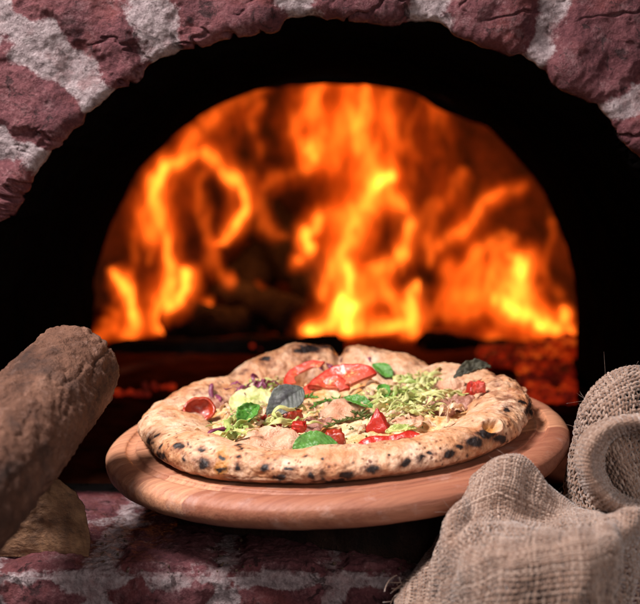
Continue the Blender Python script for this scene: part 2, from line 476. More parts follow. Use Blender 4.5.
def vault():
    a = np.concatenate([np.full(8, 0.), np.linspace(0, math.pi, 90), np.full(8, math.pi)])
    h = np.concatenate([np.linspace(-AZ - .01, 0, 8), np.zeros(90), np.linspace(0, -AZ - .01, 8)])
    yy = np.linspace(.10, .632, 60)
    A, Y = np.meshgrid(a, yy, indexing='ij'); H = np.broadcast_to(h[:, None], A.shape)
    r = AR + .004 - .003 * (Y > .1)
    P = np.stack([r * np.cos(A), Y, AZ + r * np.sin(A) + H], -1)
    n = fbm(P, 20, 4, 11)[..., None] * .005
    P = P - n * np.stack([np.cos(A), 0 * A, np.sin(A)], -1) * sstep(.1, .16, Y)[..., None]
    grid_obj('vault', P, M['soot'], oven)
    # inner rim: ring wall around the fire chamber mouth, a little smaller and lower than the vault
    ic = at(332, 324, 1.61); ix, iz, ir = ic[0] - AX, ic[2], .3215
    yy = 1.612 - WY
    rr = np.array([ir + .10, ir + .02, ir + .004, ir, ir + .014, ir + .034]); dy = np.array([0, 0, .002, .006, .05, .10])
    a = np.concatenate([np.full(6, 0.), np.linspace(0, math.pi, 120), np.full(6, math.pi)])
    h = np.concatenate([np.linspace(-iz - .02, 0, 6), np.zeros(120), np.linspace(0, -iz - .02, 6)])
    A = a[:, None]; P = np.stack([ix + rr * np.cos(A), yy + dy + 0 * A, iz + rr * np.sin(A) + h[:, None]], -1)
    P = P + (.003 * fbm(P, 25, 3, 12))[..., None] * np.stack([np.cos(A) + 0 * rr, 0 * A + 0 * rr, np.sin(A) + 0 * rr], -1)
    grid_obj('chamber_rim', P, M['hearth'], oven)
    # chamber
    a = np.linspace(R(-70), R(250), 120); t = np.linspace(0, 1, 50)
    A, Tt = np.meshgrid(a, t, indexing='ij')
    rad = .36 + .16 * np.sin(np.clip(Tt * 1.15, 0, 1) * math.pi * .5) ** .6
    rad = rad * np.sqrt(np.clip(1 - np.clip((Tt - .62) / .38, 0, 1) ** 2.5, 0, 1))
    P = np.stack([ix + rad * np.cos(A), 1.70 - WY + .95 * Tt, .05 + .92 * rad * np.sin(A)], -1)
    # courses of brick in the chamber
    co = np.abs(((Tt * 14) % 1) - .5); P = P - (.006 * sstep(.42, .5, co))[..., None] * np.stack([np.cos(A), 0 * A, np.sin(A)], -1) * -1
    P = P + (.012 * fbm(P, 9, 4, 13))[..., None]
    grid_obj('fire_chamber', P, M['firebrick'], oven)


vault()


def hearth():
    x = np.linspace(-.75, .75, 160); y = np.linspace(.06, 1.75, 160)
    X, Y = np.meshgrid(x, y, indexing='ij'); P = np.stack([X, Y, 0 * X], -1)
    gx = np.abs((X / .115) % 1 - .5); gy = np.abs((Y / .23) % 1 - .5)
    P[..., 2] = .002 * fbm(P, 30, 4, 14) - .003 * np.maximum(sstep(.46, .5, gx), sstep(.48, .5, gy)) - .004
    grid_obj('hearth_floor', P, M['hearth'], oven)


hearth()


def ledge():
    fy = .822
    rad = .010
    ytop = np.linspace(1.06, fy + rad, 260); ph = np.linspace(0, math.pi / 2, 20)[1:]; zf = np.linspace(-rad, -.26, 120)[1:]
    py = np.concatenate([ytop, fy + rad - rad * np.sin(ph), np.full(len(zf), fy)])
    pz = np.concatenate([np.zeros(len(ytop)), -rad + rad * np.cos(ph), zf])
    s = np.concatenate([[0], np.cumsum(np.hypot(np.diff(py), np.diff(pz)))])
    x = np.concatenate([np.linspace(-.62, -.26, 90, endpoint=False), np.linspace(-.26, .16, 760), np.linspace(.16, .62, 110)[1:]])
    X, S = np.meshgrid(x, s, indexing='ij'); Yp = np.broadcast_to(py, X.shape); Zp = np.broadcast_to(pz, X.shape)
    P = np.stack([X, Yp, Zp], -1)
    wob = .005 * fbm(P, 50, 4, 21); wx = X + wob; wz = Zp + .005 * fbm(P, 50, 4, 22); wy = Yp + .006 * fbm(P, 40, 4, 23)
    pxs = [-10, 97, 222, 333, 425, 520, 610]
    jx = [float(onplane(p, 588, (0, fy, 0), np.array([0, 1., 0]))[0]) for p in pxs]
    hw = [.009, .0115, .008, .006, .008, .008, .008]
    full = [-.6, -.52, -.44, -.36, -.28] + jx + [.27, .34, .41, .48, .56]; fhw = [.008] * 5 + hw + [.008] * 5
    d = np.min(np.stack([np.abs(wx - j) - h for j, h in zip(full, fhw)]), 0)
    # bed joints on the front face and mortar smeared along the arris
    dz = np.abs(wz + .072) - .006
    dfront = np.minimum(d, dz)
    smear = .006 + .005 * fbm(np.stack([X, 0 * X, 0 * X], -1), 30, 3, 24)
    edge = np.abs(wz + .004) - smear
    dist = np.where(Zp < -rad * .2, np.minimum(dfront, edge - .0), np.minimum(np.minimum(d, np.abs(wy - (fy + .118)) - .006), edge + .0025 + 2.2 * np.clip(Yp - fy - .006, 0, 1)))
    mort = 1 - sstep(np.where(Zp > -rad * .5, -.014, -.006), np.where(Zp > -rad * .5, .012, .006), dist + .007 * fbm(P, 60, 4, 27))
    mort = np.maximum(mort, (Zp > -rad * .3) * np.clip(.27 + .30 * fbm(P, 34, 4, 28), 0, .55))
    mort = np.where(Zp > -rad * .5, mort * .78, mort)
    tone = np.random.RandomState(9).rand(40)[np.searchsorted(full, X.ravel()).reshape(X.shape)] * .7 + .25
    nph = np.concatenate([np.zeros(len(ytop)), ph, np.full(len(zf), math.pi / 2)])
    disp = .0022 * fbm(P, 30, 4, 25) + .0014 * fbm(P, 110, 4, 26) + .0030 * sstep(0, .008, dist) - .0008
    disp = disp * sstep(1.05, .99, Yp)
    P = P + disp[..., None] * np.stack([0 * X, -np.sin(nph) + 0 * X, np.cos(nph) + 0 * X], -1)
    soot = .9 * sstep(1.0, 1.05, Yp) + .08 * sstep(fy + .004, fy + .022, Yp) * (1 + .5 * fbm(P, 22, 3, 29))  # oven soot at the back; second term paints shade on the ledge top
    tone = np.clip(tone - .2, 0, 1.2)
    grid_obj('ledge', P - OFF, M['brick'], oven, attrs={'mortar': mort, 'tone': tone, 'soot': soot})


ledge()

# ------------------------------------------------------------------ fire
fire = thing('fire', 'tall orange and yellow flames burning at the back of the oven', 'fire', (.05, 2.1, 0))
FOFF = np.array([.05, 2.1, 0])
FC = (1, .165, .0115)


def surface_net(Fd, iso, o, h):
    """closed quad surface of the field Fd (nx,ny,nz) at level iso; o = origin, h = cell size (3)"""
    B = Fd > iso; nx, ny, nz = Fd.shape
    acc = np.zeros((nx - 1, ny - 1, nz - 1, 3), np.float32); cnt = np.zeros((nx - 1, ny - 1, nz - 1), np.float32)
    for ax in range(3):
        sl0 = [slice(None)] * 3; sl1 = [slice(None)] * 3; sl0[ax] = slice(0, -1); sl1[ax] = slice(1, None)
        a = Fd[tuple(sl0)]; b = Fd[tuple(sl1)]; cr = B[tuple(sl0)] != B[tuple(sl1)]
        idx = np.argwhere(cr); t = (iso - a[cr]) / (b[cr] - a[cr] + 1e-12)
        p = idx.astype(np.float32); p[:, ax] += t
        o1, o2 = [k for k in range(3) if k != ax]
        for d1 in (0, 1):
            for d2 in (0, 1):
                c = idx.copy(); c[:, o1] -= d1; c[:, o2] -= d2
                ok = (c >= 0).all(1) & (c[:, 0] < nx - 1) & (c[:, 1] < ny - 1) & (c[:, 2] < nz - 1); c = c[ok]
                np.add.at(acc, tuple(c.T), p[ok]); np.add.at(cnt, tuple(c.T), 1)
    act = cnt > 0; vid = np.full(cnt.shape, -1, np.int64); vid[act] = np.arange(act.sum())
    V = acc[act] / cnt[act][:, None] * np.asarray(h) + np.asarray(o)
    Q = []
    for ax in range(3):
        sl0 = [slice(None)] * 3; sl1 = [slice(None)] * 3; sl0[ax] = slice(0, -1); sl1[ax] = slice(1, None)
        b0 = B[tuple(sl0)]; cr = b0 != B[tuple(sl1)]; idx = np.argwhere(cr); flip = b0[cr]
        o1, o2 = (ax + 1) % 3, (ax + 2) % 3; q = []
        for d1, d2 in ((1, 1), (0, 1), (0, 0), (1, 0)):
            c = idx.copy(); c[:, o1] -= d1; c[:, o2] -= d2; q.append(vid[tuple(c.T)])
        q = np.stack(q, 1); q[~flip] = q[~flip][:, ::-1]; Q.append(q)
    return V, np.concatenate(Q)


FL = [
    # left group
    ([(132, 338, 6), (131, 322, 7), (126, 300, 6), (117, 284, 5), (110, 268, 3)], 2.02, 'orange', 'white'),
    ([(160, 335, 10), (168, 300, 9), (172, 270, 7), (165, 225, 6), (158, 185, 6), (162, 160, 4)], 2.08, 'orange', 'bright'),
    ([(172, 310, 7), (184, 290, 6), (190, 270, 4)], 2.0, 'orange', 'white'),
    ([(150, 260, 8), (152, 215, 8), (165, 178, 7), (186, 163, 6), (205, 152, 6), (226, 166, 6), (239, 190, 6), (236, 215, 6), (222, 238, 5), (210, 250, 3)], 2.12, 'orange', 'bright'),
    ([(212, 244, 4), (203, 225, 5), (199, 200, 5), (200, 180, 4), (207, 165, 3)], 2.08, 'dull', 'orange'),
    ([(184, 150, 8), (190, 138, 9), (212, 122, 8), (244, 100, 8), (275, 84, 5)], 2.2, 'dull', 'orange'),
    ([(212, 245, 5), (214, 265, 5), (224, 280, 4), (236, 284, 4)], 2.1, 'dull', 'orange'),
    ([(110, 335, 6), (116, 322, 5), (108, 300, 3)], 2.06, 'dull', 'orange'),
    ([(96, 350, 5), (104, 335, 5), (108, 318, 3)], 1.98, 'dull', 'orange'),
    ([(178, 330, 8), (196, 315, 6), (210, 300, 4)], 2.1, 'dull', 'orange'),
    # centre group
    ([(354, 344, 4), (350, 325, 7), (347, 305, 8), (350, 280, 7), (354, 262, 4)], 2.0, 'bright', 'white'),
    ([(300, 330, 6), (320, 326, 8), (338, 316, 8), (346, 300, 6)], 2.04, 'orange', 'white'),
    ([(356, 290, 8), (345, 255, 10), (355, 220, 13), (377, 190, 14), (372, 160, 13), (360, 130, 12), (364, 95, 10), (366, 60, 5)], 2.16, 'orange', 'bright'),
    ([(366, 192, 7), (378, 184, 9), (392, 180, 6)], 2.04, 'orange', 'white'),
    ([(408, 335, 7), (414, 322, 8), (411, 300, 7), (418, 282, 4)], 2.04, 'orange', 'white'),
    ([(372, 268, 6), (390, 264, 7), (404, 250, 6), (406, 225, 6), (398, 205, 6), (388, 188, 5)], 2.1, 'orange', 'bright'),
    ([(388, 266, 5), (378, 276, 4), (366, 262, 4)], 2.06, 'orange', 'bright'),
    ([(306, 262, 2), (308, 248, 5), (305, 233, 5), (318, 222, 5), (338, 212, 6), (352, 205, 5)], 2.04, 'orange', 'bright'),
    ([(309, 252, 2.5), (307, 240, 4), (308, 228, 2.5)], 2.0, 'orange', 'white'),
    ([(286, 236, 5), (266, 224, 6), (256, 205, 7), (268, 186, 7), (290, 176, 7), (312, 164, 8), (318, 140, 9), (316, 110, 9), (322, 78, 6)], 2.14, 'dull', 'orange'),
    ([(312, 168, 4), (312, 156, 5), (309, 144, 3)], 2.06, 'orange', 'bright'),
    ([(300, 150, 9), (294, 125, 10), (310, 98, 10), (330, 70, 6)], 2.24, 'dull', 'orange'),
    ([(330, 170, 10), (335, 140, 11), (345, 108, 11), (350, 70, 7)], 2.22, 'dull', 'orange'),
    ([(392, 170, 9), (396, 140, 10), (388, 110, 10), (396, 75, 7)], 2.24, 'dull', 'orange'),
    ([(345, 330, 10), (368, 330, 10), (392, 332, 9), (420, 330, 6)], 2.1, 'orange', 'bright'),
    ([(338, 250, 9), (330, 275, 9), (322, 300, 8)], 2.18, 'dull', 'orange'),
    ([(370, 300, 10), (378, 285, 9), (386, 300, 8), (396, 318, 7)], 2.16, 'dull', 'orange'),
    ([(296, 270, 4), (299, 264, 4), (296, 258, 2)], 2.02, 'dull', 'orange'),
    # right group
    ([(438, 318, 5), (440, 295, 6), (446, 275, 6), (452, 258, 4)], 2.08, 'dull', 'orange'),
    ([(436, 262, 6), (430, 235, 7), (428, 205, 8), (444, 196, 8), (458, 182, 6), (466, 163, 3)], 2.1, 'dull', 'orange'),
    ([(440, 245, 7), (456, 232, 8), (474, 220, 8), (488, 200, 7), (500, 190, 4)], 2.12, 'dull', 'orange'),
    ([(448, 318, 7), (456, 290, 9), (466, 264, 9), (484, 246, 7), (507, 236, 4)], 2.14, 'dull', 'orange'),
    ([(474, 318, 8), (484, 290, 9), (496, 268, 8), (500, 250, 6), (512, 238, 4)], 2.12, 'orange', 'orange'),
    ([(452, 300, 5), (470, 282, 6), (478, 262, 5), (474, 248, 3)], 2.05, 'dull', 'orange'),
    ([(532, 320, 7), (524, 296, 8), (516, 272, 7), (519, 255, 4)], 2.10, 'orange', 'bright'),
    ([(548, 330, 5), (546, 310, 5), (538, 295, 4), (541, 282, 2)], 2.08, 'dull', 'orange'),
    ([(232, 330, 4), (240, 300, 4), (232, 270, 3)], 2.2, 'deep', 'dull'),
    ([(255, 320, 4), (262, 296, 4), (256, 275, 3)], 2.2, 'deep', 'dull'),
    ([(120, 300, 5), (135, 270, 5), (130, 235, 4), (140, 200, 3)], 2.2, 'deep', 'dull'),
    ([(560, 300, 5), (548, 262, 5), (556, 232, 4), (545, 205, 2)], 2.25, 'deep', 'dull'),
    ([(405, 200, 5), (418, 160, 5), (410, 130, 4), (422, 100, 3)], 2.25, 'deep', 'dull'),
    ([(250, 180, 5), (262, 150, 5), (252, 120, 4), (268, 96, 3)], 2.25, 'deep', 'dull'),
    ([(505, 318, 9), (512, 296, 10), (520, 270, 9), (508, 252, 6)], 2.08, 'orange', 'bright'),
    ([(500, 300, 7), (518, 306, 8), (534, 322, 8), (545, 330, 5)], 2.02, 'orange', 'white'),
    ([(545, 330, 6), (556, 324, 6), (562, 312, 4)], 2.04, 'orange', 'bright'),
    ([(566, 340, 5), (571, 328, 5), (568, 312, 3)], 2.03, 'orange', 'bright'),
    ([(462, 322, 8), (468, 302, 8), (480, 286, 6)], 2.06, 'dull', 'orange'),
    ([(494, 200, 8), (512, 190, 9), (526, 180, 6)], 2.25, 'deep', 'dull'),
    ([(438, 120, 10), (436, 100, 12), (420, 84, 9)], 2.3, 'deep', 'dull'),
    ([(486, 340, 6), (510, 342, 6), (532, 348, 4), (548, 352, 3)], 2.0, 'dull', 'orange'),
    ([(300, 322, 7), (280, 326, 6), (255, 322, 5), (230, 318, 3)], 2.12, 'deep', 'orange'),
    # wide dim sheets behind
    ([(150, 330, 26), (170, 250, 30), (200, 160, 26), (260, 110, 20)], 2.36, 'deep', 'deep'),
    ([(340, 330, 34), (345, 240, 42), (345, 150, 42), (345, 70, 34)], 2.40, 'deep', 'dull'),
    ([(480, 330, 34), (470, 260, 34), (450, 190, 28), (430, 100, 22)], 2.36, 'deep', 'deep'),
]
LUM = dict(deep=.11, dull=.36, orange=1.05, bright=2.7, white=5.6)


def build_fire():
    lo = np.array([-.44, 1.90, -.015]); hi = np.array([.50, 2.50, .56]); h = np.array([.0042, .0090, .0042])
    N = np.ceil((hi - lo) / h).astype(int)
    g = np.stack(np.meshgrid(*[lo[k] + h[k] * np.arange(N[k]) for k in range(3)], indexing='ij'), -1).astype(np.float32)
    st = np.array([1, 1, .45])
    Wp = g.copy()
    for k in range(3):
        Wp[..., k] += (.011, .011, .014)[k] * noise(g * st * 15 + 11.3 * k) + (.0075, .006, .008)[k] * noise(g * st * 38 + 7.7 * k + 3) + (.003, .003, .003)[k] * noise(g * st * 90 + 5.1 * k)
    rid = 1 - np.abs(noise(Wp * np.array([1, 1, .33]) * 58)) * 3.0
    fil = np.clip(.50 + .85 * rid, .12, 1.7) * np.clip(1 + .75 * noise(Wp * np.array([1, 1, .5]) * 26 + 40), .3, 2)
    E = np.zeros(N, np.float32)
    for pts, depth, oc, ic in FL:
        pts = np.array(pts, float); n = 9 * len(pts); q = catmull(pts, n); t = np.linspace(0, 1, n)
        P = np.array([at(a, b, depth) for a, b in q[:, :2]]); P[:, 1] += .03 * np.sin(t * 5 + len(pts) + pts[0, 0]); P[:, 2] = np.maximum(P[:, 2], .0)
        r = np.clip(q[:, 2], 1, None) * depth / F; taper = np.clip(np.minimum(t / .08, (1 - t) / .2), .15, 1) ** .7
        r = r * taper
        R2 = r.max() * 1.7 * 2.2 + .03
        a0 = np.clip(((P.min(0) - R2 - lo) / h).astype(int), 0, N - 1); a1 = np.clip(((P.max(0) + R2 - lo) / h).astype(int) + 1, 1, N)
        sl = tuple(slice(x, y) for x, y in zip(a0, a1)); sub = Wp[sl]
        best = np.full(sub.shape[:3], 1e9, np.float32); br = np.full(sub.shape[:3], .01, np.float32)
        for p, rr in zip(P, r):
            d2 = ((sub - p.astype(np.float32)) ** 2).sum(-1) / rr ** 2
            m = d2 < best; best[m] = d2[m]; br[m] = rr
        rm = np.maximum(br, .004)
        e = LUM[oc] / (rm * 1.8 * 1.77) * np.exp(-best / 1.8 ** 2) + LUM[ic] / (rm * .72 * 1.77) * np.exp(-best / .72 ** 2)
        E[sl] += e
    E *= fil
    # nothing burns outside the chamber, and the block's own faces stay empty
    ic = at(332, 324, 1.61); rad = np.hypot(g[..., 0] - ic[0], (g[..., 2] - .05) / .92)
    E *= (1 - sstep(.42, .47, rad)); E[[0, -1]] = 0; E[:, [0, -1]] = 0; E[:, :, [0, -1]] = 0
    lev = [.9, 1.8, 3.4, 6.5, 12, 22, 38, 62, 100, 160]
    prev = 0
    for k, lv in enumerate(lev):
        nxt = lev[k + 1] if k + 1 < len(lev) else lv * 1.5
        val = .5 * (lv + nxt); stg = val - prev; prev = val
        V, Q = surface_net(E, lv, lo, h)
        if len(Q) < 20: continue
        tq = k / (len(lev) - 1)
        fm = m_flame('flame_glow', float(stg), (1, .078 + .125 * tq, .003 + .014 * tq))
        if k < 5: raw_mesh('outer_flame' if k < 3 else 'flame', V - FOFF, [Q], fm, fire); continue
        lab = np.arange(len(V))                      # separate tongues become parts of their own
        while True:
            mn = lab[Q].min(1); new = lab.copy()
            for c in range(4): np.minimum.at(new, Q[:, c], mn)
            new = new[new]
            if (new == lab).all(): break
            lab = new
        ids, ct = np.unique(lab[Q[:, 0]], return_counts=True)
        for cid in ids[np.argsort(-ct)][:14]:
            q = Q[lab[Q[:, 0]] == cid]
            if len(q) < 40: continue
            u, inv = np.unique(q, return_inverse=True)
            raw_mesh('flame' if k < 7 else 'flame_core', V[u] - FOFF, [inv.reshape(-1, 4)], fm, fire)
build_fire()


def fire_log(label, p0, p1, Y0, Y1, r):
    a = at(*p0, Y0); b = at(*p1, Y1); n = 60; t = np.linspace(0, 1, n)
    P = a + (b - a) * t[:, None]; mid = (a + b) / 2
    sp = Soup(); rad = r * (1 + .12 * noise(np.stack([t * 6, np.full(n, r * 900), np.full(n, 2.)], -1))) * np.clip(np.minimum(t, 1 - t) / .03, .75, 1)
    sp.tube(P - mid, rad, 28)
    V = sp.V[0]; sp.V[0] = V + (.16 * r * fbm(V, 26, 4, r * 100))[:, None] * np.array([1, .4, 1.])
    o = sp.build('burning_log', M['charwood']); o.location = mid
    tag(o, label, 'log', 'burning logs in the oven')


fire_log('dark charred log lying below the left flames', (165, 318), (262, 330), 2.02, 2.12, .032)
fire_log('charred log at the centre of the fire, dark hollow above it', (225, 295), (300, 322), 2.16, 2.06, .034)
fire_log('long black log lying across the front of the fire', (105, 358), (345, 352), 1.90, 1.88, .028)
fire_log('charred log under the right flames', (420, 348), (545, 362), 1.92, 1.98, .026)
fire_log('charred log leaning to the left behind the centre flames', (330, 300), (262, 215), 2.22, 2.36, .045)
fire_log('charred log leaning to the right behind the left flames', (205, 325), (292, 232), 2.26, 2.38, .045)
fire_log('short charred log standing between centre and right flames', (425, 330), (412, 285), 2.18, 2.22, .024)


def embers():
    sp = Soup(); r = np.random.RandomState(4)
    spots = [(545, 376, 26, 28, 170, .0055), (522, 360, 40, 8, 110, .0055), (130, 394, 20, 1.5, 50, .0020), (160, 388, 16, 1.2, 36, .0020), (562, 352, 14, 8, 30, .009), (300, 347, 80, 3, 40, .002)]
    for (px, py, sx, sy, cnt, sz) in spots:
        for k in range(cnt):
            q = onplane(px + r.uniform(-sx, sx), py + r.uniform(-sy, sy), (0, 0, .004), np.array([0, 0, 1.]))
            if q[1] > 2.25 or q[1] < 1.25: continue
            s = sz * r.uniform(.5, 1.5)
            t = np.linspace(0, math.pi, 9)[:, None]; p = np.linspace(0, 2 * math.pi, 12, endpoint=False)
            S = np.stack([np.sin(t) * np.cos(p), np.sin(t) * np.sin(p), np.cos(t) + 0 * p], -1)
            m = np.max(np.abs(S), -1); S = S / (m ** .6)[..., None]
            a = r.uniform(0, 3.14); S = S * r.uniform(.5, 1.3, 3); S = np.stack([S[..., 0] * math.cos(a) - S[..., 1] * math.sin(a), S[..., 0] * math.sin(a) + S[..., 1] * math.cos(a), S[..., 2]], -1)
            S = S * s * (1 + .45 * noise(S * 1.7 + k)[..., None]) + q + np.array([0, 0, s * r.uniform(.2, 1.2)])
            sp.add(S, [gfaces(9, 12, False, True)])
    o = sp.build('embers', M['ember'])
    tag(o, 'red glowing embers scattered on the oven floor below the flames', 'embers', kind='stuff')


embers()

# ------------------------------------------------------------------ board (serving peel) frame
BZ0 = at(336, 428, .96)
Mb = Matrix.Translation(BZ0) @ Matrix.Rotation(R(-3.7), 4, 'Y') @ Matrix.Rotation(R(3.4), 4, 'X')
Mn = np.array(Mb)
BN = Mn[:3, 2]; BO = Mn[:3, 3]


def toloc(P): return (np.asarray(P) - BO) @ Mn[:3, :3]
def toworld(L): return np.asarray(L) @ Mn[:3, :3].T + BO
def loc(px, py, wz=.012):
    """photo pixel -> board-frame point at height wz above the board top"""
    return toloc(onplane(px, py, BO + BN * wz, BN))


board = thing('serving_board', 'round wooden serving board with a grooved rim, carrying the pizza', 'board', mat=Mb)


def make_board():
    th = .0215; Rb = .1795
    pr = []
    for r in np.linspace(0.002, .1555, 60): pr.append((r, 0))
    for t in np.linspace(0, math.pi, 13)[1:-1]: pr.append((.1595 - .004 * math.cos(t), -.0026 * math.sin(t)))
    pr += [(.1637, 0), (.1655, 0)]
    for t in np.linspace(0, math.pi / 2, 9): pr.append((Rb - .0075 + .0075 * math.sin(t) - .005 * (1 - t / 1.5708), -.0065 + .0065 * math.cos(t) - 0))
    for t in np.linspace(0, math.pi / 2, 9)[0:]: pr.append((Rb - .011 + .011 * math.cos(t), -th + .011 - .011 * math.sin(t)))
    for r in np.linspace(Rb - .013, .002, 20): pr.append((r, -th))
    pr = np.array(pr); a = np.linspace(0, 2 * math.pi, 260, endpoint=False)
    V = np.stack([np.cos(a)[:, None] * pr[:, 0], np.sin(a)[:, None] * pr[:, 0], np.broadcast_to(pr[:, 1], (260, len(pr)))], -1)
    V = V + (.0004 * fbm(V, 25, 3, 31))[..., None]
    f = gfaces(260, len(pr), True)
    n = len(pr)
    raw_mesh('plank_disc', V, [f, (np.arange(260)[None] * n), (np.arange(260)[::-1][None] * n + n - 1)], M['board'], board)


make_board()

# ------------------------------------------------------------------ pizza
pizza = thing('pizza', 'baked pizza with a puffed, charred crust lying on the round board', 'pizza', mat=Mb)


def crust():
    nt_, ns = 1500, 96
    th = np.linspace(0, 2 * math.pi, nt_, endpoint=False)
    def bumpf(c, wdt): d = (th - R(c) + math.pi) % (2 * math.pi) - math.pi; return np.exp(-(d / R(wdt)) ** 2)
    h = .0220 + .018 * bumpf(95, 40) + .003 * bumpf(10, 30) + .005 * bumpf(106, 10)
    a = .0175 + .004 * bumpf(180, 35) + .002 * bumpf(270, 40) + .003 * bumpf(15, 30)
    Ro = .1515 + .0012 * np.sin(3 * th + 1) + .0016 * np.sin(5 * th) + .003 * bumpf(172, 25) - .002 * bumpf(90, 40)
    for c, wd, dp in ((87.0, 1.8, .24), (52, 4, .28), (131, 5, .2), (158, 4, .22), (22, 5, .25)): h *= 1 - dp * bumpf(c, wd); a *= 1 - .12 * bumpf(c, wd)
    ph = np.linspace(R(-62), R(206), ns)
    TH, PH = np.meshgrid(th, ph, indexing='ij'); H = h[:, None]; A = a[:, None]; RO = Ro[:, None]
    cx = np.sign(np.cos(PH)) * np.abs(np.cos(PH)) ** .85; sx = np.sign(np.sin(PH)) * np.abs(np.sin(PH)) ** .9
    inner = sstep(R(100), R(195), PH)
    r = RO - A + A * cx * (1 + .55 * inner); zc = .45 * H
    z = np.where(PH < 0, zc + zc * sx * .99, zc + (H - zc) * sx)
    z = np.maximum(z, .0012)
    V = np.stack([r * np.cos(TH), r * np.sin(TH), z], -1)
    nr = np.stack([np.cos(PH) * np.cos(TH), np.cos(PH) * np.sin(TH), np.sin(PH)], -1)
    rim = np.stack([np.cos(TH) * .15, np.sin(TH) * .15, z], -1)
    d = .0030 * fbm(rim, 24, 2, 41) + .0012 * fbm(V, 75, 3, 42) + .0006 * fbm(V, 230, 3, 43)
    d = d * np.where(PH < R(-20), .25, 1.)
    # wrinkled, creased crust at the right
    wr = sstep(.10, .14, V[..., 0]) * sstep(-.06, .0, V[..., 1]) * sstep(.10, .03, V[..., 1])
    d = d + wr * .0028 * (np.abs(fbm(V * np.array([.6, 1, 1]), 90, 3, 44)) * 2 - .6)
    V = V + nr * d[..., None]; V[..., 2] = np.maximum(V[..., 2], .0008)
    # baking marks
    W = toworld(V.reshape(-1, 3)); px, py = project(W); px = px.reshape(TH.shape); py = py.reshape(TH.shape)
    front = (V[..., 1] < .02) & (PH < R(120))
    char = np.zeros(TH.shape); brown = np.zeros(TH.shape); oil = np.zeros(TH.shape)
    jx = px + 5.0 * fbm(V, 95, 3, 45); jy = py + 3.6 * fbm(V, 95, 3, 46)
    for (x, y, rx, ry) in [(204, 451, 4, 4), (202, 463, 8, 6), (177, 445, 4, 4), (152, 441, 3, 5), (147, 452, 7, 5), (163, 456, 5, 4), (186, 458, 3, 3), (186, 446, 2, 2.5),
                           (263, 469, 7, 5), (282, 477, 8, 4), (312, 475, 6, 4), (345, 476, 9, 3), (372, 470, 6, 4), (405, 462, 6, 3.5), (422, 458, 5, 3), (340, 481, 30, 2.5),
                           (221, 458, 4, 3), (222, 469, 5, 3), (238, 467, 4, 3), (239, 456, 3, 2.5), (474, 441, 9, 6), (486, 434, 7, 8), (500, 438, 7, 5), (506, 410, 4, 3.5), (522, 402, 4, 3), (530, 408, 4, 9),
                           (448, 452, 6, 3), (460, 447, 5, 3), (432, 452, 4, 3), (156, 436, 2, 3), (290, 468, 3, 2.5), (241, 446, 2.5, 2)]:
        q = np.hypot((jx - x) / rx, (jy - y) / ry) / 1.22; char = np.maximum(char, (1 - sstep(.25, 1.25, q)) * front); brown = np.maximum(brown, .75 * (1 - sstep(.6, 1.9, q)) * front)
    back = V[..., 1] > .03
    for (x, y, rx, ry) in [(322, 343, 22, 6), (305, 349, 14, 5), (338, 347, 8, 7), (268, 358, 6, 3), (445, 352, 7, 3), (510, 356, 8, 5)]:
        q = np.hypot((jx - x) / rx, (jy - y) / ry); char = np.maximum(char, (1 - sstep(.5, 1.2, q)) * back); brown = np.maximum(brown, (1 - sstep(.6, 1.8, q)) * back)
    for (x, y, rx, ry) in [(300, 358, 14, 7), (270, 364, 12, 5), (240, 372, 14, 5), (378, 347, 8, 5), (425, 349, 8, 8), (452, 356, 10, 5), (470, 365, 8, 6), (495, 385, 16, 5), (505, 395, 16, 4), (498, 376, 14, 4), (512, 404, 10, 3),
                           (200, 392, 9, 4), (175, 400, 8, 4), (168, 415, 10, 4), (215, 385, 8, 4), (520, 388, 8, 5), (480, 400, 14, 3), (416, 362, 5, 3)]:
        q = np.hypot((jx - x) / rx, (jy - y) / ry); brown = np.maximum(brown, .72 * (1 - sstep(.3, 1.6, q)) * (.55 + .9 * np.clip(fbm(V, 110, 3, 49) + .3, 0, 1)))
    q = np.hypot((jx - 222) / 7, (jy - 463) / 16); oil = np.maximum(oil, (1 - sstep(.4, 1.2, q)) * front)
    rs = np.random.RandomState(21)
    for k in range(100):
        t = rs.uniform(0, 2 * math.pi); p = R(rs.triangular(-45, -5, 75)); i = int(t / (2 * math.pi) * nt_) % nt_; j = int(np.argmin(np.abs(ph - p)))
        c = V[i, j]; s = rs.uniform(.0008, .0026) if rs.rand() < .85 else rs.uniform(.0025, .0045)
        i0 = np.arange(i - 22, i + 23) % nt_; dd = np.linalg.norm(V[i0] - c, axis=-1) / s
        dd = dd * (1 + .3 * fbm(V[i0], 400, 2, 3))
        strong = rs.rand() < .45
        (char if strong else brown)[i0] = np.maximum((char if strong else brown)[i0], (1 - sstep(.2, 1.3, dd)) * rs.uniform(.6, 1))
        if strong: brown[i0] = np.maximum(brown[i0], .55 * (1 - sstep(.6, 1.8, dd)))
    for k in range(1300):
        t = rs.uniform(0, 2 * math.pi); p = R(rs.triangular(-40, 20, 150)); i = int(t / (2 * math.pi) * nt_) % nt_; j = int(np.argmin(np.abs(ph - p)))
        if fbm(V[i, j][None], 45, 2, 50)[0] < -.05: continue
        i0 = np.arange(i - 12, i + 13) % nt_; dd = np.linalg.norm(V[i0] - V[i, j], axis=-1) / rs.uniform(.0006, .0015)
        brown[i0] = np.maximum(brown[i0], (1 - sstep(.5, 1.2, dd)) * rs.uniform(.4, 1.1))
    brown = np.maximum(brown, .30 * sstep(.0, .5, fbm(V, 24, 3, 48)))
    under = sstep(R(-8), R(-40), PH); char = np.maximum(char, under * (.50 + .35 * fbm(V, 60, 3, 47))); brown = np.maximum(brown, .62 * sstep(R(8), R(-28), PH))
    # burst bubble at the right with a yellow hollow
    q = np.hypot((px - 491) / 9, (py - 427) / 6.5); hol = (1 - sstep(.6, 1.05, q)) * front
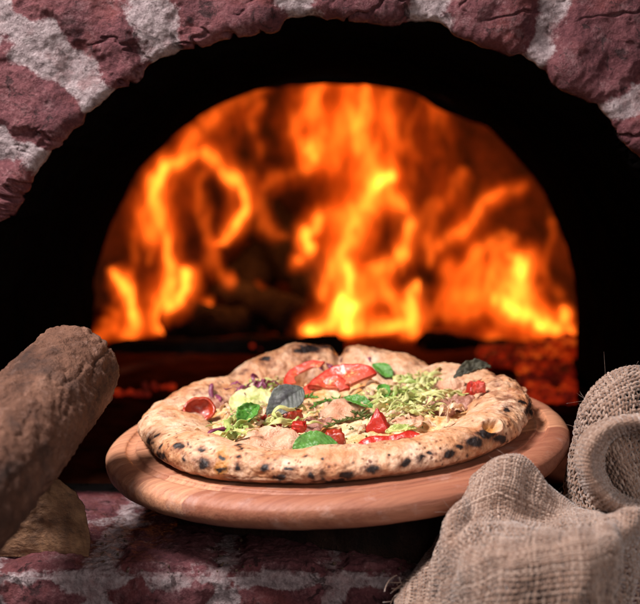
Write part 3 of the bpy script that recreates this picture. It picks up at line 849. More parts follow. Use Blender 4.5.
    V = V - nr * (hol * .0045)[..., None] + nr * (.0018 * np.exp(-((q - 1.15) / .25) ** 2) * front)[..., None]
    oil = np.maximum(oil, hol); char = char * (1 - hol) + .42 * hol * np.exp(-((q - .8) / .2) ** 2); brown = brown * (1 - hol * .8)
    V[..., 2] = np.maximum(V[..., 2], .0008)
    grid_obj('crust', V, M['crust'], pizza, wu=True, attrs={'char': char, 'brown': brown, 'oil': oil})


crust()


def cheese_h(X, Y):
    P = np.stack([X, Y, 0 * X], -1)
    return .0090 + .0032 * fbm(P, 38, 3, 51) + .0018 * fbm(P, 110, 3, 52)


def cheese():
    r = np.linspace(.0005, .130, 150); a = np.linspace(0, 2 * math.pi, 420, endpoint=False)
    A, RR = np.meshgrid(a, r, indexing='ij'); X = RR * np.cos(A); Y = RR * np.sin(A)
    Z = cheese_h(X, Y) + .003 * sstep(.105, .13, RR)
    grid_obj('cheese', np.stack([X, Y, Z], -1), M['cheese'], pizza, wu=True, flip=True)


cheese()

# ------------------------------------------------------------------ toppings (each can be lifted off)
TOP = 'toppings on the pizza'
trs = np.random.RandomState(33)


def place(o, px, py, wz, head=0., tilt=0., roll=0.):
    """set a topping on the pizza: heading about the board normal, then tilt about x, roll about y"""
    p = loc(px, py, wz)
    o.matrix_world = Mb @ Matrix.Translation(p) @ Matrix.Rotation(R(tilt), 4, 'X') @ Matrix.Rotation(R(head), 4, 'Z') @ Matrix.Rotation(R(roll), 4, 'Y')
    return o


def solid(o, t):
    md = o.modifiers.new('thickness', 'SOLIDIFY'); md.thickness = t; md.offset = 0; return o


def leaf(name, label, cat, mat, px, py, wz, L, Wd, head, tilt=0, roll=0, cup=.25, curl=.4, wave=.08, tip=.75, seed=0, group=TOP):
    nu, nv = 44, 25; u = np.linspace(0, 1, nu)[:, None]; v = np.linspace(-1, 1, nv)[None, :]
    wid = Wd * .5 * (np.sin(math.pi * np.clip(u, 0, 1) ** tip) ** .75 + .03)
    ang = curl * (u - .4)
    x = L * (np.sin(ang * 1.) / max(curl, 1e-3) if curl > 1e-3 else u - .4) + 0 * v
    zc = -L * (1 - np.cos(ang)) / max(curl, 1e-3) if curl > 1e-3 else 0 * u
    y = wid * v
    z = zc + cup * Wd * (np.abs(v) ** 1.6) * wid / (Wd * .5) + 0 * x
    vein = .0006 * np.abs(np.sin((u * 9 + np.abs(v) * 2.2) * math.pi)) ** 4 + .0006 * np.exp(-(v / .07) ** 2)
    P = np.stack([x, y, z], -1)
    P[..., 2] += wave * Wd * fbm(P, 1.6 / Wd, 3, seed + .3) - vein
    P[..., 1] += .03 * Wd * fbm(P, 5 / Wd, 2, seed + .7)
    o = grid_obj(name, P, mat); solid(o, .0006); place(o, px, py, wz, head, tilt, roll); tag(o, label, cat, group)
    return o


def sheet(name, label, cat, mat, px, py, wz, L, Wd, head, tilt=0, amp=.3, seed=0, th=.0016, group=TOP):
    n = 46; u = np.linspace(-1, 1, n)[:, None] + 0 * np.zeros((1, n)); v = u.T
    rr = np.maximum(np.abs(u), np.abs(v)); ro = np.hypot(u, v) + 1e-9
    X = u * rr / ro; Y = v * rr / ro
    P = np.stack([X * L / 2, Y * Wd / 2, 0 * X], -1); k = 1 + .38 * fbm(np.stack([X / ro, Y / ro, 0 * X], -1), .9, 3, seed)
    P[..., :2] *= k[..., None]
    s = 2.6 / max(L, Wd)
    P[..., 2] = amp * Wd * (fbm(P, s * .8, 2, seed + 2) + .5 * (.3 - np.abs(fbm(P, s * 1.3, 2, seed + 3)))) - .2 * Wd * amp * rr ** 3
    o = grid_obj(name, P, mat); solid(o, th); place(o, px, py, wz, head, tilt); tag(o, label, cat, group)
    return o


def chunk(name, label, cat, mat, px, py, wz, size, head=0, tilt=0, roll=0, seed=0, shape='box', group=TOP):
    n = 22; t = np.linspace(0, math.pi, n)[:, None]; p = np.linspace(0, 2 * math.pi, 40, endpoint=False)[None, :]
    S = np.stack([np.sin(t) * np.cos(p), np.sin(t) * np.sin(p), np.cos(t) + 0 * p], -1)
    if shape == 'box':
        m = np.max(np.abs(S), -1); S = S / (m ** .6)[..., None]
    elif shape == 'wedge':
        m = np.max(np.abs(S), -1); S = S / (m ** .72)[..., None]; kk = np.clip(.5 - .5 * S[..., 2], .08, 1); S[..., 0] = S[..., 0] * kk ** .8; S[..., 1] = S[..., 1] * (kk ** .5)
    S = S + .24 * fbm(S, 1.5, 4, seed)[..., None] * S
    V = S * np.array(size) / 2; nv = V.shape[1]
    o = raw_mesh(name, V, [gfaces(n, nv, False, True)], mat); place(o, px, py, wz, head, tilt, roll); tag(o, label, cat, group)
    return o


def arc(name, label, cat, mats, px, py, wz, rad, a0, a1, wr, hr, head=0, tilt=0, roll=0, group=TOP, taper=True):
    n = 56; t = np.linspace(R(a0), R(a1), n); s = np.linspace(0, 1, n)
    k = np.clip(np.minimum(s, 1 - s) / .16, .12, 1) ** .6 if taper else np.clip(np.minimum(s, 1 - s) / .05, .5, 1)
    ph = np.linspace(0, 2 * math.pi, 20, endpoint=False)
    cx = np.sign(np.cos(ph)) * np.abs(np.cos(ph)) ** .6; cz = np.sign(np.sin(ph)) * np.abs(np.sin(ph)) ** .6
    r = rad + wr * cx[None] * k[:, None]; z = hr * cz[None] * k[:, None]
    V = np.stack([r * np.cos(t)[:, None] - rad * math.cos((R(a0) + R(a1)) / 2), r * np.sin(t)[:, None] - rad * math.sin((R(a0) + R(a1)) / 2), z], -1)
    V = V + (.10 * wr * fbm(V, 120, 3, rad * 99))[..., None]
    f = gfaces(n, 20, False, True)[:, ::-1]
    mi = (np.abs((ph[None, :] + math.pi) % (2 * math.pi) - math.pi) > 1.0) * np.ones((n - 1, 1))
    me = raw_mesh(name, V, [f, np.arange(20)[None], (np.arange(20)[::-1] + (n - 1) * 20)[None]], mats, mi=np.concatenate([mi.ravel(), [1, 1]]))
    place(me, px, py, wz, head, tilt, roll); tag(me, label, cat, group)
    return me


def cup(name, label, cat, mat, px, py, wz, rad, head, tilt, roll, open_=80):
    n = 30; t = np.linspace(.02, R(open_), n)[:, None]; p = np.linspace(0, 2 * math.pi, 50, endpoint=False)[None]
    S = np.stack([np.sin(t) * np.cos(p), .85 * np.sin(t) * np.sin(p), -np.cos(t) + 0 * p + .5], -1) * rad
    S = S + (.17 * rad * fbm(S, 60, 3, 5))[..., None]
    o = grid_obj(name, S, mat, wv=True); solid(o, .0022); place(o, px, py, wz, head, tilt, roll); tag(o, label, cat, TOP)
    return o


def tomato_slice(name, label, px, py, wz, rad, a0, a1, rin, tilt, head=0., mid=False):
    n = 70; t = np.linspace(R(a0), R(a1), n); m = 26; th = .0020
    rr = np.concatenate([np.linspace(rin, .96, m), [.985, 1., 1., .985], np.linspace(.96, rin, m)])
    zz = np.concatenate([np.full(m, th), [th * .8, th * .4, -th * .4, -th * .8], np.full(m, -th)])
    V = rad * np.stack([np.cos(t)[:, None] * rr, .92 * np.sin(t)[:, None] * rr, 0 * t[:, None] + 0 * rr], -1); V[..., 2] = zz
    V[..., 2] += .0022 * fbm(V, 55, 3, rad * 77) + .0030 * np.sin(t * 2.1)[:, None]; V[..., :2] *= (1 + .05 * fbm(V, 50, 2, rad * 31))[..., None]
    seed = np.exp(-((rr - .60) / .17) ** 2)[None] * np.clip(.5 + .8 * np.cos(t * 5)[:, None], 0, 1)
    V[..., 2] -= np.sign(zz) * .0012 * seed
    if mid: V = V - np.array([rad * math.cos(R((a0 + a1) / 2)), .92 * rad * math.sin(R((a0 + a1) / 2)), 0]); V[..., 1] *= 1.25
    k = len(rr)
    o = raw_mesh(name, V, [gfaces(n, k, False, True)[:, ::-1], np.arange(k)[None], (np.arange(k)[::-1] + (n - 1) * k)[None]], M['slice'], attrs={'rad': np.broadcast_to(rr, (n, k)), 'seed': seed})
    place(o, px, py, wz, head, tilt); tag(o, label, 'tomato', TOP); return o


T2 = [M['tomato'], M['flesh']]
# ham and mushroom pieces first (lowest)
sheet('ham_slice', 'pink ham slice behind the front crust, left of the green leaf', 'ham', M['ham'], 266, 441, .013, 0.046, .040, 10, 14, .13, 1, group='ham slices on the pizza')
sheet('ham_slice', 'pale pink ham slice in the middle, under the thyme sprigs', 'ham', M['ham'], 346, 408, .015, .046, .044, 40, 10, .13, 2, group='ham slices on the pizza')
sheet('ham_slice', 'browned ham scrap at the back left, beside the upright purple onion', 'ham', M['brown_ham'], 228, 388, .017, .022, .030, 70, 30, .3, 3, group='ham slices on the pizza')
sheet('ham_slice', 'ham slice under the dry olive leaf at the right', 'ham', M['ham'], 452, 392, .015, .030, .034, 20, 15, .3, 4, group='ham slices on the pizza')
sheet('ham_slice', 'pale ham slice at the back under the two basil leaves', 'ham', M['cream'], 395, 380, .014, .05, .032, 0, 8, .2, 5, group='ham slices on the pizza')
sheet('ham_slice', 'folded pale slice resting on the left crust beside the cupped tomato', 'ham', M['ham'], 176, 405, .0215, .026, .014, -40, 14, .10, 6, group='ham slices on the pizza')
chunk('onion_wedge', 'brown purple roasted onion wedge right of the shredded lettuce', 'onion', M['brown_ham'], 440, 407, .015, (.024, .013, .012), -25, 0, 15, 7)
arc('onion_strip', 'purple onion strip curving around the roasted onion wedge', 'onion', [M['onion'], M['onion']], 432, 404, .015, .010, 100, 210, .0012, .004, -10, 0, 0)
chunk('cream_crumb', 'small pale crumb beside the cupped tomato near the left crust', 'crumb', M['cream'], 183, 408, .021, (.011, .010, .008), 20, 0, 0, 8)
chunk('mushroom', 'small browned mushroom piece near the back right crust', 'mushroom', M['brown_ham'], 438, 376, .018, (.018, .011, .008), 0, 0, 0, 9)
# tomatoes
cup('tomato_shell', 'cupped roasted tomato piece by the left crust', 'tomato', M['rust'], 199, 411, .0190, .0130, 30, 62, 15, 78)
tomato_slice('tomato_slice', 'curved tomato slice at the back, left of the large tomato wedge', 312, 380, .022, .024, 60, 205, .62, 34)
tomato_slice('tomato_slice', 'curved tomato slice in front of the large tomato wedge', 325, 396, .018, .022, 15, 190, .55, 34)
tomato_slice('tomato_wedge', 'large glossy pink red tomato wedge at the back of the pizza', 345, 391, .021, .031, 25, 160, .18, 36, 4)
chunk('tomato_cube', 'small square bright red tomato cube in front of the dark basil leaf', 'tomato', M['tomato'], 299, 427, .018, (.011, .009, .008), -15, 0, 0, 11)
chunk('tomato_chunk', 'red tomato chunk beneath the dark basil leaf', 'tomato', M['rust'], 292, 417, .016, (.015, .012, .012), 30, 0, 0, 12)
sheet('tomato_scrap', 'flat red tomato scrap left of the square tomato cube', 'tomato', M['tomato'], 268, 423, .014, .020, .012, -25, 25, .25, 13, .002)
chunk('tomato_corner', 'bright red pointed tomato corner near the middle of the front', 'tomato', M['tomato'], 378, 421, .017, (.0215, .015, .018), -12, -8, 0, 14, 'wedge')
tomato_slice('tomato_strip', 'long thin red tomato strip lying along the front crust', 386, 434, .0200, .085, 72, 108, .93, 42, 8, True)
chunk('tomato_block', 'dark red tomato piece right of the bright green front leaf', 'tomato', M['rust'], 335, 440, .017, (.014, .013, .015), 5, 0, 0, 16)
chunk('tomato_half', 'red tomato piece with pale seeds under the dry olive leaf', 'tomato', M['tomato'], 474, 390, .020, (.022, .016, .017), 20, 0, -20, 17, 'wedge')
chunk('tomato_seeds', 'pale seed cluster on the tomato piece at the right', 'seeds', M['flesh'], 479, 387, .026, (.010, .007, .009), 10, 0, 0, 18)
# leaves
leaf('basil_leaf', 'large dark grey basil leaf, left of centre', 'leaf', M['dark_leaf'], 281, 404, .026, .039, .024, 42, 45, 0, .12, .5, .08, 1.25, 20)
leaf('basil_leaf', 'dry olive brown leaf curling over the right tomato piece', 'leaf', M['dry_leaf'], 469, 370, .031, .036, .013, 22, 28, 0, .3, .8, .22, 1.1, 21)
leaf('basil_leaf', 'bright green leaf lying at the front crust, left of dark red tomato', 'leaf', M['basil'], 311, 446, .019, .032, .019, 5, 38, 0, .2, .4, .08, .8, 22)
leaf('basil_leaf', 'bright green leaf standing at the back below the crust seam', 'leaf', M['basil'], 384, 371, .022, .024, .012, 130, 35, 0, .3, .5, .1, .8, 23)
leaf('basil_leaf', 'upright green leaf at the left edge of the shredded lettuce', 'leaf', M['basil'], 384, 392, .022, .019, .010, 95, 40, 10, .3, .4, .1, .8, 24)
leaf('basil_leaf', 'green leaf right below the large tomato wedge', 'leaf', M['basil'], 357, 401, .021, .026, .010, -28, 30, 0, .25, .5, .1, .8, 25)
leaf('basil_leaf', 'folded bright green leaf left of the large dark basil leaf', 'leaf', M['basil'], 248, 417, .022, .026, .016, 60, 38, 0, .45, .5, .15, .8, 26)
leaf('basil_leaf', 'narrow green leaf lying to the left of the folded green leaf', 'leaf', M['basil'], 236, 419, .018, .020, .007, 20, 30, 0, .3, .4, .1, .8, 27)
leaf('lettuce_leaf', 'broad pale yellow lettuce leaf at the left of the pizza', 'lettuce', M['pale_lettuce'], 249, 403, .018, .042, .030, 25, 16, 0, .15, .4, .2, .7, 28)
leaf('lettuce_leaf', 'curly green lettuce leaf above the pale yellow lettuce leaf', 'lettuce', M['lettuce'], 262, 389, .021, .026, .014, 15, 30, 0, .35, .7, .35, .8, 29)
leaf('lettuce_leaf', 'small yellow green lettuce piece in front of the purple onion strip', 'lettuce', M['lettuce'], 236, 437, .015, .034, .009, 22, 20, 0, .3, .5, .3, .8, 30)
leaf('lettuce_leaf', 'thin pale green lettuce piece above the long red tomato strip', 'lettuce', M['lettuce'], 398, 429, .014, .024, .008, 8, 20, 0, .2, .4, .2, .8, 31)
# onion
arc('onion_strip', 'long dark purple onion strip at the left front', 'onion', [M['onion'], M['onion']], 224, 430, .016, .06, 75, 105, .0022, .0026, 32, 0, 0)
arc('onion_strip', 'short purple onion strip standing upright at the back left', 'onion', [M['onion'], M['onion']], 211, 392, .022, .022, 70, 110, .0020, .0030, 90, 60, 0)
arc('onion_strip', 'purple onion sliver lying under the long red onion strip', 'onion', [M['onion'], M['onion']], 218, 398, .017, .02, 60, 120, .0018, .0026, -60, 0, 0)['label'] = 'dark purple onion sliver just in front of the upright onion strip'


for (lb, m_, x, y, L_, w_, h_, sd) in [
    ('small browned ham scrap right of the small square tomato cube', 'brown_ham', 318, 424, .022, .018, 20, 61), ('pale ham scrap between the long red strip and the shredded lettuce', 'ham', 408, 421, .026, .020, -10, 62),
    ('browned ham scrap at the right, in front of the red tomato with seeds', 'brown_ham', 462, 402, .022, .020, 40, 63), ('ham scrap at the far left beside the purple onion strip', 'brown_ham', 212, 402, .022, .018, 10, 64),
    ('pale ham scrap behind the pale yellow lettuce leaf', 'ham', 268, 380, .030, .022, 0, 65), ('pale ham scrap at the back between tomato wedge and green leaf', 'ham', 368, 376, .026, .018, 0, 66)]:
    sheet('ham_scrap', lb, 'ham', M[m_], x, y, .015, L_, w_, h_, 16, .2, sd, group='ham slices on the pizza')


def ribbon(sp, p, L, wdt, hd, rs, curl=3., lift=.004):
    n = 26; s = np.linspace(0, 1, n); ang = hd + np.cumsum(noise(np.stack([s * curl, np.full(n, rs.rand() * 90), np.full(n, rs.rand() * 90)], -1))) * .35
    st = L / n; x = p[0] + np.cumsum(np.cos(ang)) * st; y = p[1] + np.cumsum(np.sin(ang)) * st
    z = p[2] + lift * np.sin(s * math.pi) * rs.uniform(.2, 1.6) + .002 * noise(np.stack([s * 5, np.full(n, rs.rand() * 50), 0 * s], -1))
    sp.tube(np.stack([x, y, z], -1), wdt * np.clip(np.minimum(s, 1 - s) / .15, .35, 1), 8, True, .16, rs.rand() * 3 + 3.5 * s)


def shreds(name, label, cat, mat, spots, n, L, wd, seed, wz=.014, curl=3.):
    rs = np.random.RandomState(seed); sp = Soup(); c = np.mean([loc(x, y, wz) for x, y, _, _ in spots], 0)
    for (x, y, sx, sy) in spots:
        for k in range(n):
            p = loc(x + rs.normal() * sx, y + rs.normal() * sy, wz) - c; p[2] = rs.uniform(0, .006)
            ribbon(sp, p, rs.uniform(.5, 1.2) * L, rs.uniform(.4, 1.5) * wd, rs.uniform(0, 6.28), rs, curl)
    o = sp.build(name, mat); o.matrix_world = Mb @ Matrix.Translation(c); tag(o, label, cat, kind='stuff')
    return o


shreds('shredded_lettuce', 'heap of thin pale green shredded lettuce right of centre', 'lettuce', M['lettuce'], [(412, 398, 15, 7), (425, 408, 11, 5), (400, 406, 12, 5), (425, 385, 12, 4)], 24, .026, .0015, 41)
shreds('shredded_lettuce', 'pale yellow lettuce threads mixed through the shredded heap', 'lettuce', M['pale_lettuce'], [(412, 400, 16, 8), (420, 388, 14, 5), (400, 412, 12, 4)], 20, .024, .0015, 42)
shreds('shredded_lettuce', 'thin yellow green lettuce threads around the pale lettuce leaf at left', 'lettuce', M['lettuce'], [(250, 425, 14, 4), (232, 436, 10, 3), (262, 391, 9, 3), (290, 425, 12, 4)], 12, .026, .0018, 43)
shreds('shredded_radicchio', 'purple radicchio shreds on the large tomato wedge', 'radicchio', M['onion'], [(333, 372, 9, 3), (255, 393, 5, 2)], 13, .018, .0013, 44, .021)
shreds('cheese_threads', 'cream coloured cheese threads strewn between the toppings', 'cheese', M['cream'], [(300, 400, 40, 12), (370, 410, 40, 14), (430, 420, 25, 6), (240, 420, 20, 10)], 16, .022, .0014, 45, .012)


def sprig(label, px, py, head, L, seed):
    rs = np.random.RandomState(seed); sp = Soup(); n = 30; s = np.linspace(0, 1, n)
    P = np.stack([(s - .5) * L, .12 * L * noise(np.stack([s * 3, np.full(n, seed * 1.), 0 * s], -1)), .002 * np.sin(s * 3)], -1)
    sp.tube(P, .0005, 5)
    for k in range(34):
        i = rs.randint(n); a = rs.uniform(0, 6.28); l = rs.uniform(.003, .006); d = np.array([math.cos(a), math.sin(a), rs.uniform(0, .7)])
        q = P[i] + d * l * np.linspace(0, 1, 7)[:, None]
        sp.tube(q, .0009 * np.sin(np.linspace(.2, 3.0, 7)), 5, True, .4)
    o = sp.build('thyme_sprig', M['basil'] if seed % 2 else M['herb']); place(o, px, py, .019, head); tag(o, label, 'herb', TOP)


sprig('bright green thyme sprig just below the tomato rings', 326, 404, 38, .034, 51)
sprig('brownish thyme sprig between green front leaf and red tomato corner', 346, 423, 30, .030, 52)
sprig('brownish herb sprig left of the bright red pointed tomato corner', 361, 417, -60, .020, 54)
sprig('short green herb sprig right of the large dark basil leaf', 304, 400, 20, .018, 53)


def specks():
    rs = np.random.RandomState(61); sp = Soup()
    for k in range(260):
        a = rs.uniform(0, 6.28); r = .125 * math.sqrt(rs.rand()); x, y = r * math.cos(a), r * math.sin(a)
        z = float(cheese_h(np.array([x]), np.array([y]))[0]) + .0008
        d = rs.normal(size=3); d[2] *= .2; d /= np.linalg.norm(d); l = rs.uniform(.001, .0035)
        sp.tube(np.array([x, y, z]) + d * l * np.linspace(-.5, .5, 4)[:, None], rs.uniform(.0003, .0008) * np.array([.5, 1, 1, .4]), 5)
    o = sp.build('chopped_herbs', M['herb']); o.matrix_world = Mb; tag(o, 'dark chopped herb specks scattered over the cheese', 'herbs', kind='stuff')


specks()

# ------------------------------------------------------------------ logs on the ledge
def rough_log(name, a, b, r, mat_side, seed, sides=160, n=240):
    """closed log along local z, from a to b; end caps are part of the profile"""
    L = np.linalg.norm(b - a); t = np.linspace(0, L, n)
    capn = 14; ce = np.linspace(0, 1, capn)[:-1]
    rr = np.concatenate([r * np.sqrt(ce) * .965 + .0005, r * np.clip(.965 + .035 * np.minimum(t, L - t) / .006, 0, 1), (r * np.sqrt(ce) * .965 + .0005)[::-1]])
    zz = np.concatenate([np.zeros(capn - 1), t, np.full(capn - 1, L)])
    A = np.linspace(0, 2 * math.pi, sides, endpoint=False)
    RR, AA = np.meshgrid(rr, A, indexing='ij'); Z = np.broadcast_to(zz[:, None], RR.shape)
    V = np.stack([RR * np.cos(AA), RR * np.sin(AA), Z], -1)
    Q = V * np.array([1, 1, .35])
    d = .0018 * fbm(Q, 24, 3, seed) + .0014 * fbm(V, 95, 4, seed + 1) + .0010 * np.abs(fbm(V, 230, 3, seed + 2))
    cr = np.clip(1 - np.abs(fbm(Q, 40, 3, seed + 3)) * 8, 0, 1); d = d - .0016 * cr
    V[..., :2] += (d / r)[..., None] * V[..., :2]
    V[..., 2] += .0015 * fbm(V, 60, 3, seed + 4) * ((Z <= 0) | (Z >= L))
    o = grid_obj(name, V, mat_side, wv=True)
    zax = Vector(b - a).normalized(); o.matrix_world = Matrix.Translation(a) @ zax.to_track_quat('Z', 'Y').to_matrix().to_4x4()
    return o


e1 = at(74, 369, .90); e0 = at(-12, 470, .735); dirv = (e1 - e0) / np.linalg.norm(e1 - e0)
lg = rough_log('firewood_log', e0 - dirv * .13, e1, .0345, M['bark'], 71)
tag(lg, 'round bark covered firewood log lying across the split log at left', 'log', 'firewood on the ledge')


def split_log():
    o0 = onplane(4, 556, (0, 0, 0), np.array([0, 0, 1.])); r = .0615; L = .075
    a = np.concatenate([np.linspace(0, R(180), 90)]); n = 60
    sg = lambda q: math.copysign(abs(q) ** .62, q)
    prof = [(r * sg(math.cos(x)), .98 * r * sg(math.sin(x))) for x in a] + [(x, 0.) for x in np.linspace(-r, r, 40)[1:-1]]
    prof = np.array(prof); y = np.linspace(0, L, n)
    V = np.stack([np.broadcast_to(prof[:, 0], (n, len(prof))), np.broadcast_to(y[:, None], (n, len(prof))), np.broadcast_to(prof[:, 1], (n, len(prof)))], -1).copy()
    d = .0025 * fbm(V * np.array([1, .35, 1]), 30, 4, 73) + .0012 * fbm(V, 110, 3, 74)
    V = V * np.array([1, 1, 1]) + d[..., None] * np.stack([prof[:, 0] / r + 0 * y[:, None], 0 * V[..., 0], prof[:, 1] / r + 0 * y[:, None]], -1)
    V[..., 0] += V[..., 1] * (o0[0] - .30) / o0[1]
    k = len(prof)
    root = thing('split_log', 'short split firewood log with its cut face forward, lying under the round log', 'log', tuple(o0), 'firewood on the ledge')
    raw_mesh('bark', V, [gfaces(n, k, False, True)], M['bark'], root)
    # cut face as a concentric grid so it can carry its own relief
    s = np.linspace(1, 0.01, 40)[:, None, None]; c = np.array([V[0, :, 0].mean(), 0, .022]); ring = V[0][None]
    Fc = c + (ring - c) * s; Fc[..., 1] = -.001 + .0022 * fbm(Fc * np.array([1, 1, 1]), 60, 4, 75) * np.clip((1 - s[..., 0]) * 8, 0, 1)
    grid_obj('cut_face', Fc, M['endgrain'], root, wv=True, flip=True)
    c2 = np.array([V[-1, :, 0].mean(), L, .022]); Bc = c2 + (V[-1][None] - c2) * s; Bc[..., 1] = L; grid_obj('back_face', Bc, M['endgrain'], root, wv=True)


split_log()


def support():
    # charred beam lying obliquely on the ledge; the board leans on its top
    p0 = onplane(200, 529, (0, 0, 0), np.array([0, 0, 1.])); p1 = onplane(412, 563, (0, 0, 0), np.array([0, 0, 1.]))
    d = (p1 - p0) / np.linalg.norm(p1 - p0); nrm = np.array([-d[1], d[0], 0]); a = p0 - d * .02; L = np.linalg.norm(p1 - p0) + .08; Wd = .085
    n, m = 130, 100
    pr = []
    for q in np.linspace(0, 1, 26)[:-1]: pr.append((0, q))
    for q in np.linspace(0, 1, 26)[:-1]: pr.append((q, 1))
    for q in np.linspace(1, 0, 26)[:-1]: pr.append((1, q))
    for q in np.linspace(1, 0, 26)[:-1]: pr.append((q, 0))
    pr = np.array(pr); s = np.linspace(0, L, n)
    base = a + d * s[:, None]; G = base[:, None] + nrm * (pr[:, 0] * Wd)[None, :, None]
    under = BO - BN * .0220
    top = under[2] - ((G[..., 0] - under[0]) * BN[0] + (G[..., 1] - under[1]) * BN[1]) / BN[2] - .0005
    soft = 1 - .10 * ((np.abs(pr[:, 0] - .5) * 2) ** 8)
    G[..., 2] = top * np.where(pr[:, 1] >= 1, soft, pr[:, 1] * .9)
    mid = G.reshape(-1, 3).mean(0); mid[2] = 0
    V = G - mid
    dd = .0022 * fbm(V * np.array([.6, 1, 1]), 45, 4, 81)
    V = V - np.abs(dd)[..., None] * np.array([-.2, -1, 0]) * (pr[:, 0] < .5)[None, :, None]
    o = raw_mesh('charred_beam', V, [gfaces(n, len(pr), False, True)[:, ::-1], np.arange(len(pr))[None], (np.arange(len(pr))[::-1] + (n - 1) * len(pr))[None]], M['dark_bark'])
    o.location = mid; tag(o, 'dark charred wooden beam under the serving board', 'beam')


support()


def crumbs():
    rs = np.random.RandomState(91); sp = Soup()
    for k in range(150):
        px = rs.uniform(100, 420); py = rs.uniform(535, 572)
        q = onplane(px, py, (0, 0, .001), np.array([0, 0, 1.])); s = rs.uniform(.0004, .0013)
        t = np.linspace(0, math.pi, 5)[:, None]; p = np.linspace(0, 2 * math.pi, 6, endpoint=False)
        S = np.stack([np.sin(t) * np.cos(p), np.sin(t) * np.sin(p), np.cos(t) + 0 * p], -1) * s * rs.uniform(.5, 1.4, 3)
        sp.add(S + q, [gfaces(5, 6, False, True)])
    tag(sp.build('crumbs', M['crumb']), 'dark crumbs strewn over the brick ledge in front of the board', 'crumbs', kind='stuff')


crumbs()

# ------------------------------------------------------------------ burlap
def bil(S, u, v):
    nu, nv = S.shape[:2]; x = np.clip(u, 0, 1) * (nu - 1); y = np.clip(v, 0, 1) * (nv - 1)
    i = np.clip(x.astype(int), 0, nu - 2); j = np.clip(y.astype(int), 0, nv - 2); f = (x - i)[..., None]; g = (y - j)[..., None]
    return S[i, j] * (1 - f) * (1 - g) + S[i + 1, j] * f * (1 - g) + S[i, j + 1] * (1 - f) * g + S[i + 1, j + 1] * f * g


def surf(ctrl, n=220):
    ctrl = np.asarray(ctrl, float); a = np.stack([catmull(c, n) for c in ctrl]); b = np.stack([catmull(a[:, j], n) for j in range(n)], 1)
    return b


def weave(sp, S, pitch, rad, seed, fuzz=0):
    rs = np.random.RandomState(seed)
    du = np.linalg.norm(np.diff(S, axis=0), axis=-1).sum(0).mean(); dv = np.linalg.norm(np.diff(S, axis=1), axis=-1).sum(1).mean()
    nu = int(du / pitch); nv = int(dv / pitch)
    Gu = np.gradient(S, axis=0); Gv = np.gradient(S, axis=1); Nn = np.cross(Gu, Gv); Nn /= np.linalg.norm(Nn, axis=-1)[..., None] + 1e-12
    for axis in (0, 1):
        n_thr, n_x = (nu, nv) if axis == 0 else (nv, nu)
        m = n_x * 4
        s = np.linspace(0, 1, m)
        for i in range(n_thr):
            c = (i + .5) / n_thr + .16 / n_thr * rs.normal() + .22 / n_thr * noise(np.stack([s * n_x * .12, np.full(m, i * .37), np.full(m, axis * 9.)], -1))
            u, v = (c, s) if axis == 0 else (s, c)
            u = np.broadcast_to(u, (m,)); v = np.broadcast_to(v, (m,))
            P = bil(S, u, v); Nv = bil(Nn, u, v)
            sg = 1 if axis == 0 else -1
            off = sg * rad * .85 * np.cos(math.pi * (s * n_x - .5 + i))
            rr = rad * (1 + .22 * rs.normal() * .6 + .28 * noise(np.stack([s * n_x * .35, np.full(m, i * 1.7), np.full(m, axis * 5. + seed)], -1)))
            tone = np.clip(.5 + .22 * rs.normal() + .35 * noise(np.stack([s * n_x * .10, np.full(m, i * 2.3), np.full(m, axis * 3. + 7)], -1)), 0, 1)
            sp.tube(P + Nv * off[:, None], np.clip(rr, rad * .45, None), 5, True, .85, tone=tone)
    for k in range(fuzz):
        u, v = rs.rand(2); u = np.array([u]); v = np.array([v]); p = bil(S, u, v)[0]; nn = bil(Nn, u, v)[0]
        d = nn * rs.choice([-1, 1]) * rs.uniform(.3, 1) + rs.normal(size=3) * .5; d /= np.linalg.norm(d); l = rs.uniform(.002, .007); e = rs.normal(size=3) * .9
        s = np.linspace(0, 1, 6)[:, None]
        sp.tube(p + d * l * s + e * l * s ** 2, .00007, 3, True, 1., tone=.6)


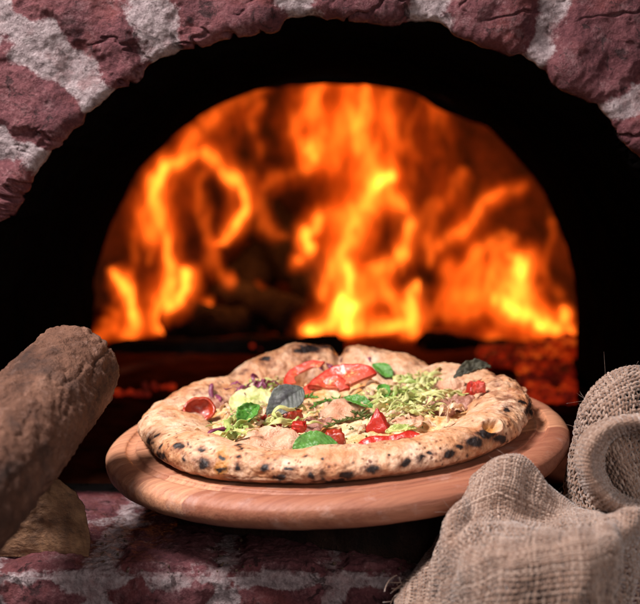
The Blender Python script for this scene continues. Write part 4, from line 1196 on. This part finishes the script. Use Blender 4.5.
def burlap():
    sp = Soup()
    # standing back layer
    Y = .865
    rows = []
    prof = [(562, 545), (566, 500), (571, 455), (579, 418), (594, 390), (617, 374), (648, 368), (690, 372), (725, 400)]
    for k, (dx, dy, yy) in enumerate([(42, 150, -.030), (30, 105, -.036), (16, 55, -.030), (5, 18, -.014), (0, 0, .004), (6, 4, .030), (14, 30, .055), (20, 90, .070)]):
        row = []
        for q, (x, y) in enumerate(prof):
            cxp, cyp = 655, 545
            t = 1 - {0: .75, 1: .52, 2: .27, 3: .08, 4: 0, 5: .02, 6: .06, 7: .1}[k]
            row.append(at(cxp + (x - cxp) * t, cyp + (y - cyp) * t, Y + yy + .012 * math.sin(q * 1.1)))
        rows.append(row)
    S = surf(rows, 260); S = S + .0022 * np.stack([fbm(S, 35, 3, s) for s in (1, 2, 3)], -1)
    weave(sp, S, .0033, .00098, 101, 220)
    # rolled edge in front of it: inside of the roll, rim, outside
    rows = []
    for (sc_, yy) in [(.66, .075), (.70, .045), (.76, .018), (.84, -.004), (.94, -.010), (1.04, -.002), (1.08, .018), (1.06, .05), (1.0, .085)]:
        row = []
        for t in np.linspace(R(70), R(300), 11):
            wob = 1 + .05 * math.sin(3 * t + 1)
            row.append(at(652 + 72 * sc_ * wob * math.cos(t), 466 - 48 * sc_ * wob * math.sin(t), .800 + yy + .012 * math.cos(t)))
        rows.append(row)
    S = surf(rows, 240); S = S + .0016 * np.stack([fbm(S, 45, 3, s) for s in (4, 5, 6)], -1)
    weave(sp, S, .0031, .00098, 102, 150)
    # front bunch draped over the ledge
    g = [  # columns left to right; each from behind the hump, over the ridge, down the front
        [(412, 560, .850), (404, 575, .835), (398, 590, .815), (394, 604, .800), (390, 625, .795), (389, 637.5, 0.795), (388, 650, .795)],
        [(448, 530, .850), (438, 545, .830), (430, 562, .808), (424, 585, .790), (418, 612, .785), (416, 636, 0.785), (414, 660, .785)],
        [(480, 512, .850), (464, 500, .825), (454, 512, .795), (448, 545, .775), (444, 590, .770), (442, 625, 0.77), (440, 660, .770)],
        [(500, 500, .850), (484, 468, .820), (474, 488, .805), (467, 530, .785), (461, 560, .752), (458, 600, .748), (456, 680, .748)],
        [(520, 500, .850), (506, 459, .815), (500, 478, .798), (496, 514, .792), (488, 545, .745), (485, 590, .733), (484, 690, .733)],
        [(545, 505, .850), (535, 470, .815), (530, 492, .800), (524, 520, .792), (520, 543, .738), (518, 585, .724), (516, 700, .726)],
        [(570, 520, .850), (560, 498, .818), (556, 510, .806), (555, 522, .792), (556, 538, .738), (556, 580, .722), (554, 700, .724)],
        [(600, 530, .850), (584, 515, .820), (584, 518, .808), (588, 521, .790), (592, 532, .740), (592, 575, .724), (588, 700, .726)],
        [(630, 535, .850), (612, 515, .825), (612, 514, .810), (612, 516, .790), (614, 528, .748), (616, 570, .737), (610, 700, .738)],
        [(660, 530, .850), (645, 510, .830), (642, 510, .800), (632, 518, .770), (622, 560, .760), (618, 625, 0.76), (614, 690, .760)],
        [(700, 530, .850), (690, 505, .835), (690, 505, .810), (668, 520, .800), (650, 560, .790), (645, 625, 0.79), (640, 690, .790)],
    ]
    S = surf([[at(x, y, Y - .45 * max(0, .83 - Y) ) for (x, y, Y) in c] for c in g], 300)
    S = S + .0024 * np.stack([fbm(S, 32, 3, s) for s in (7, 8, 9)], -1)
    Sn = np.cross(np.gradient(S, axis=0), np.gradient(S, axis=1)); Sn /= np.linalg.norm(Sn, axis=-1)[..., None] + 1e-12
    S = S + Sn * (.0065 * (.35 - np.abs(fbm(S * np.array([1, .6, .6]), 26, 2, 19))))[..., None]
    weave(sp, S, .0025, .00082, 103, 150)
    # frayed threads at the left corner
    rs = np.random.RandomState(104)
    for k in range(26):
        p = at(rs.uniform(396, 436), rs.uniform(575, 606), .80); d = np.array([-1, rs.normal() * .3, -.5 + rs.normal() * .4]); l = rs.uniform(.006, .014)
        s = np.linspace(0, 1, 8)[:, None]; e = rs.normal(size=3) * .4
        sp.tube(p + d * l * s + e * l * s ** 2, .0004, 4, True, 1., tone=rs.rand())
    o = sp.build('burlap_cloth', M['burlap'])
    tag(o, 'bunched coarse burlap cloth with a rolled edge, draped over the ledge at right', 'cloth')


burlap()
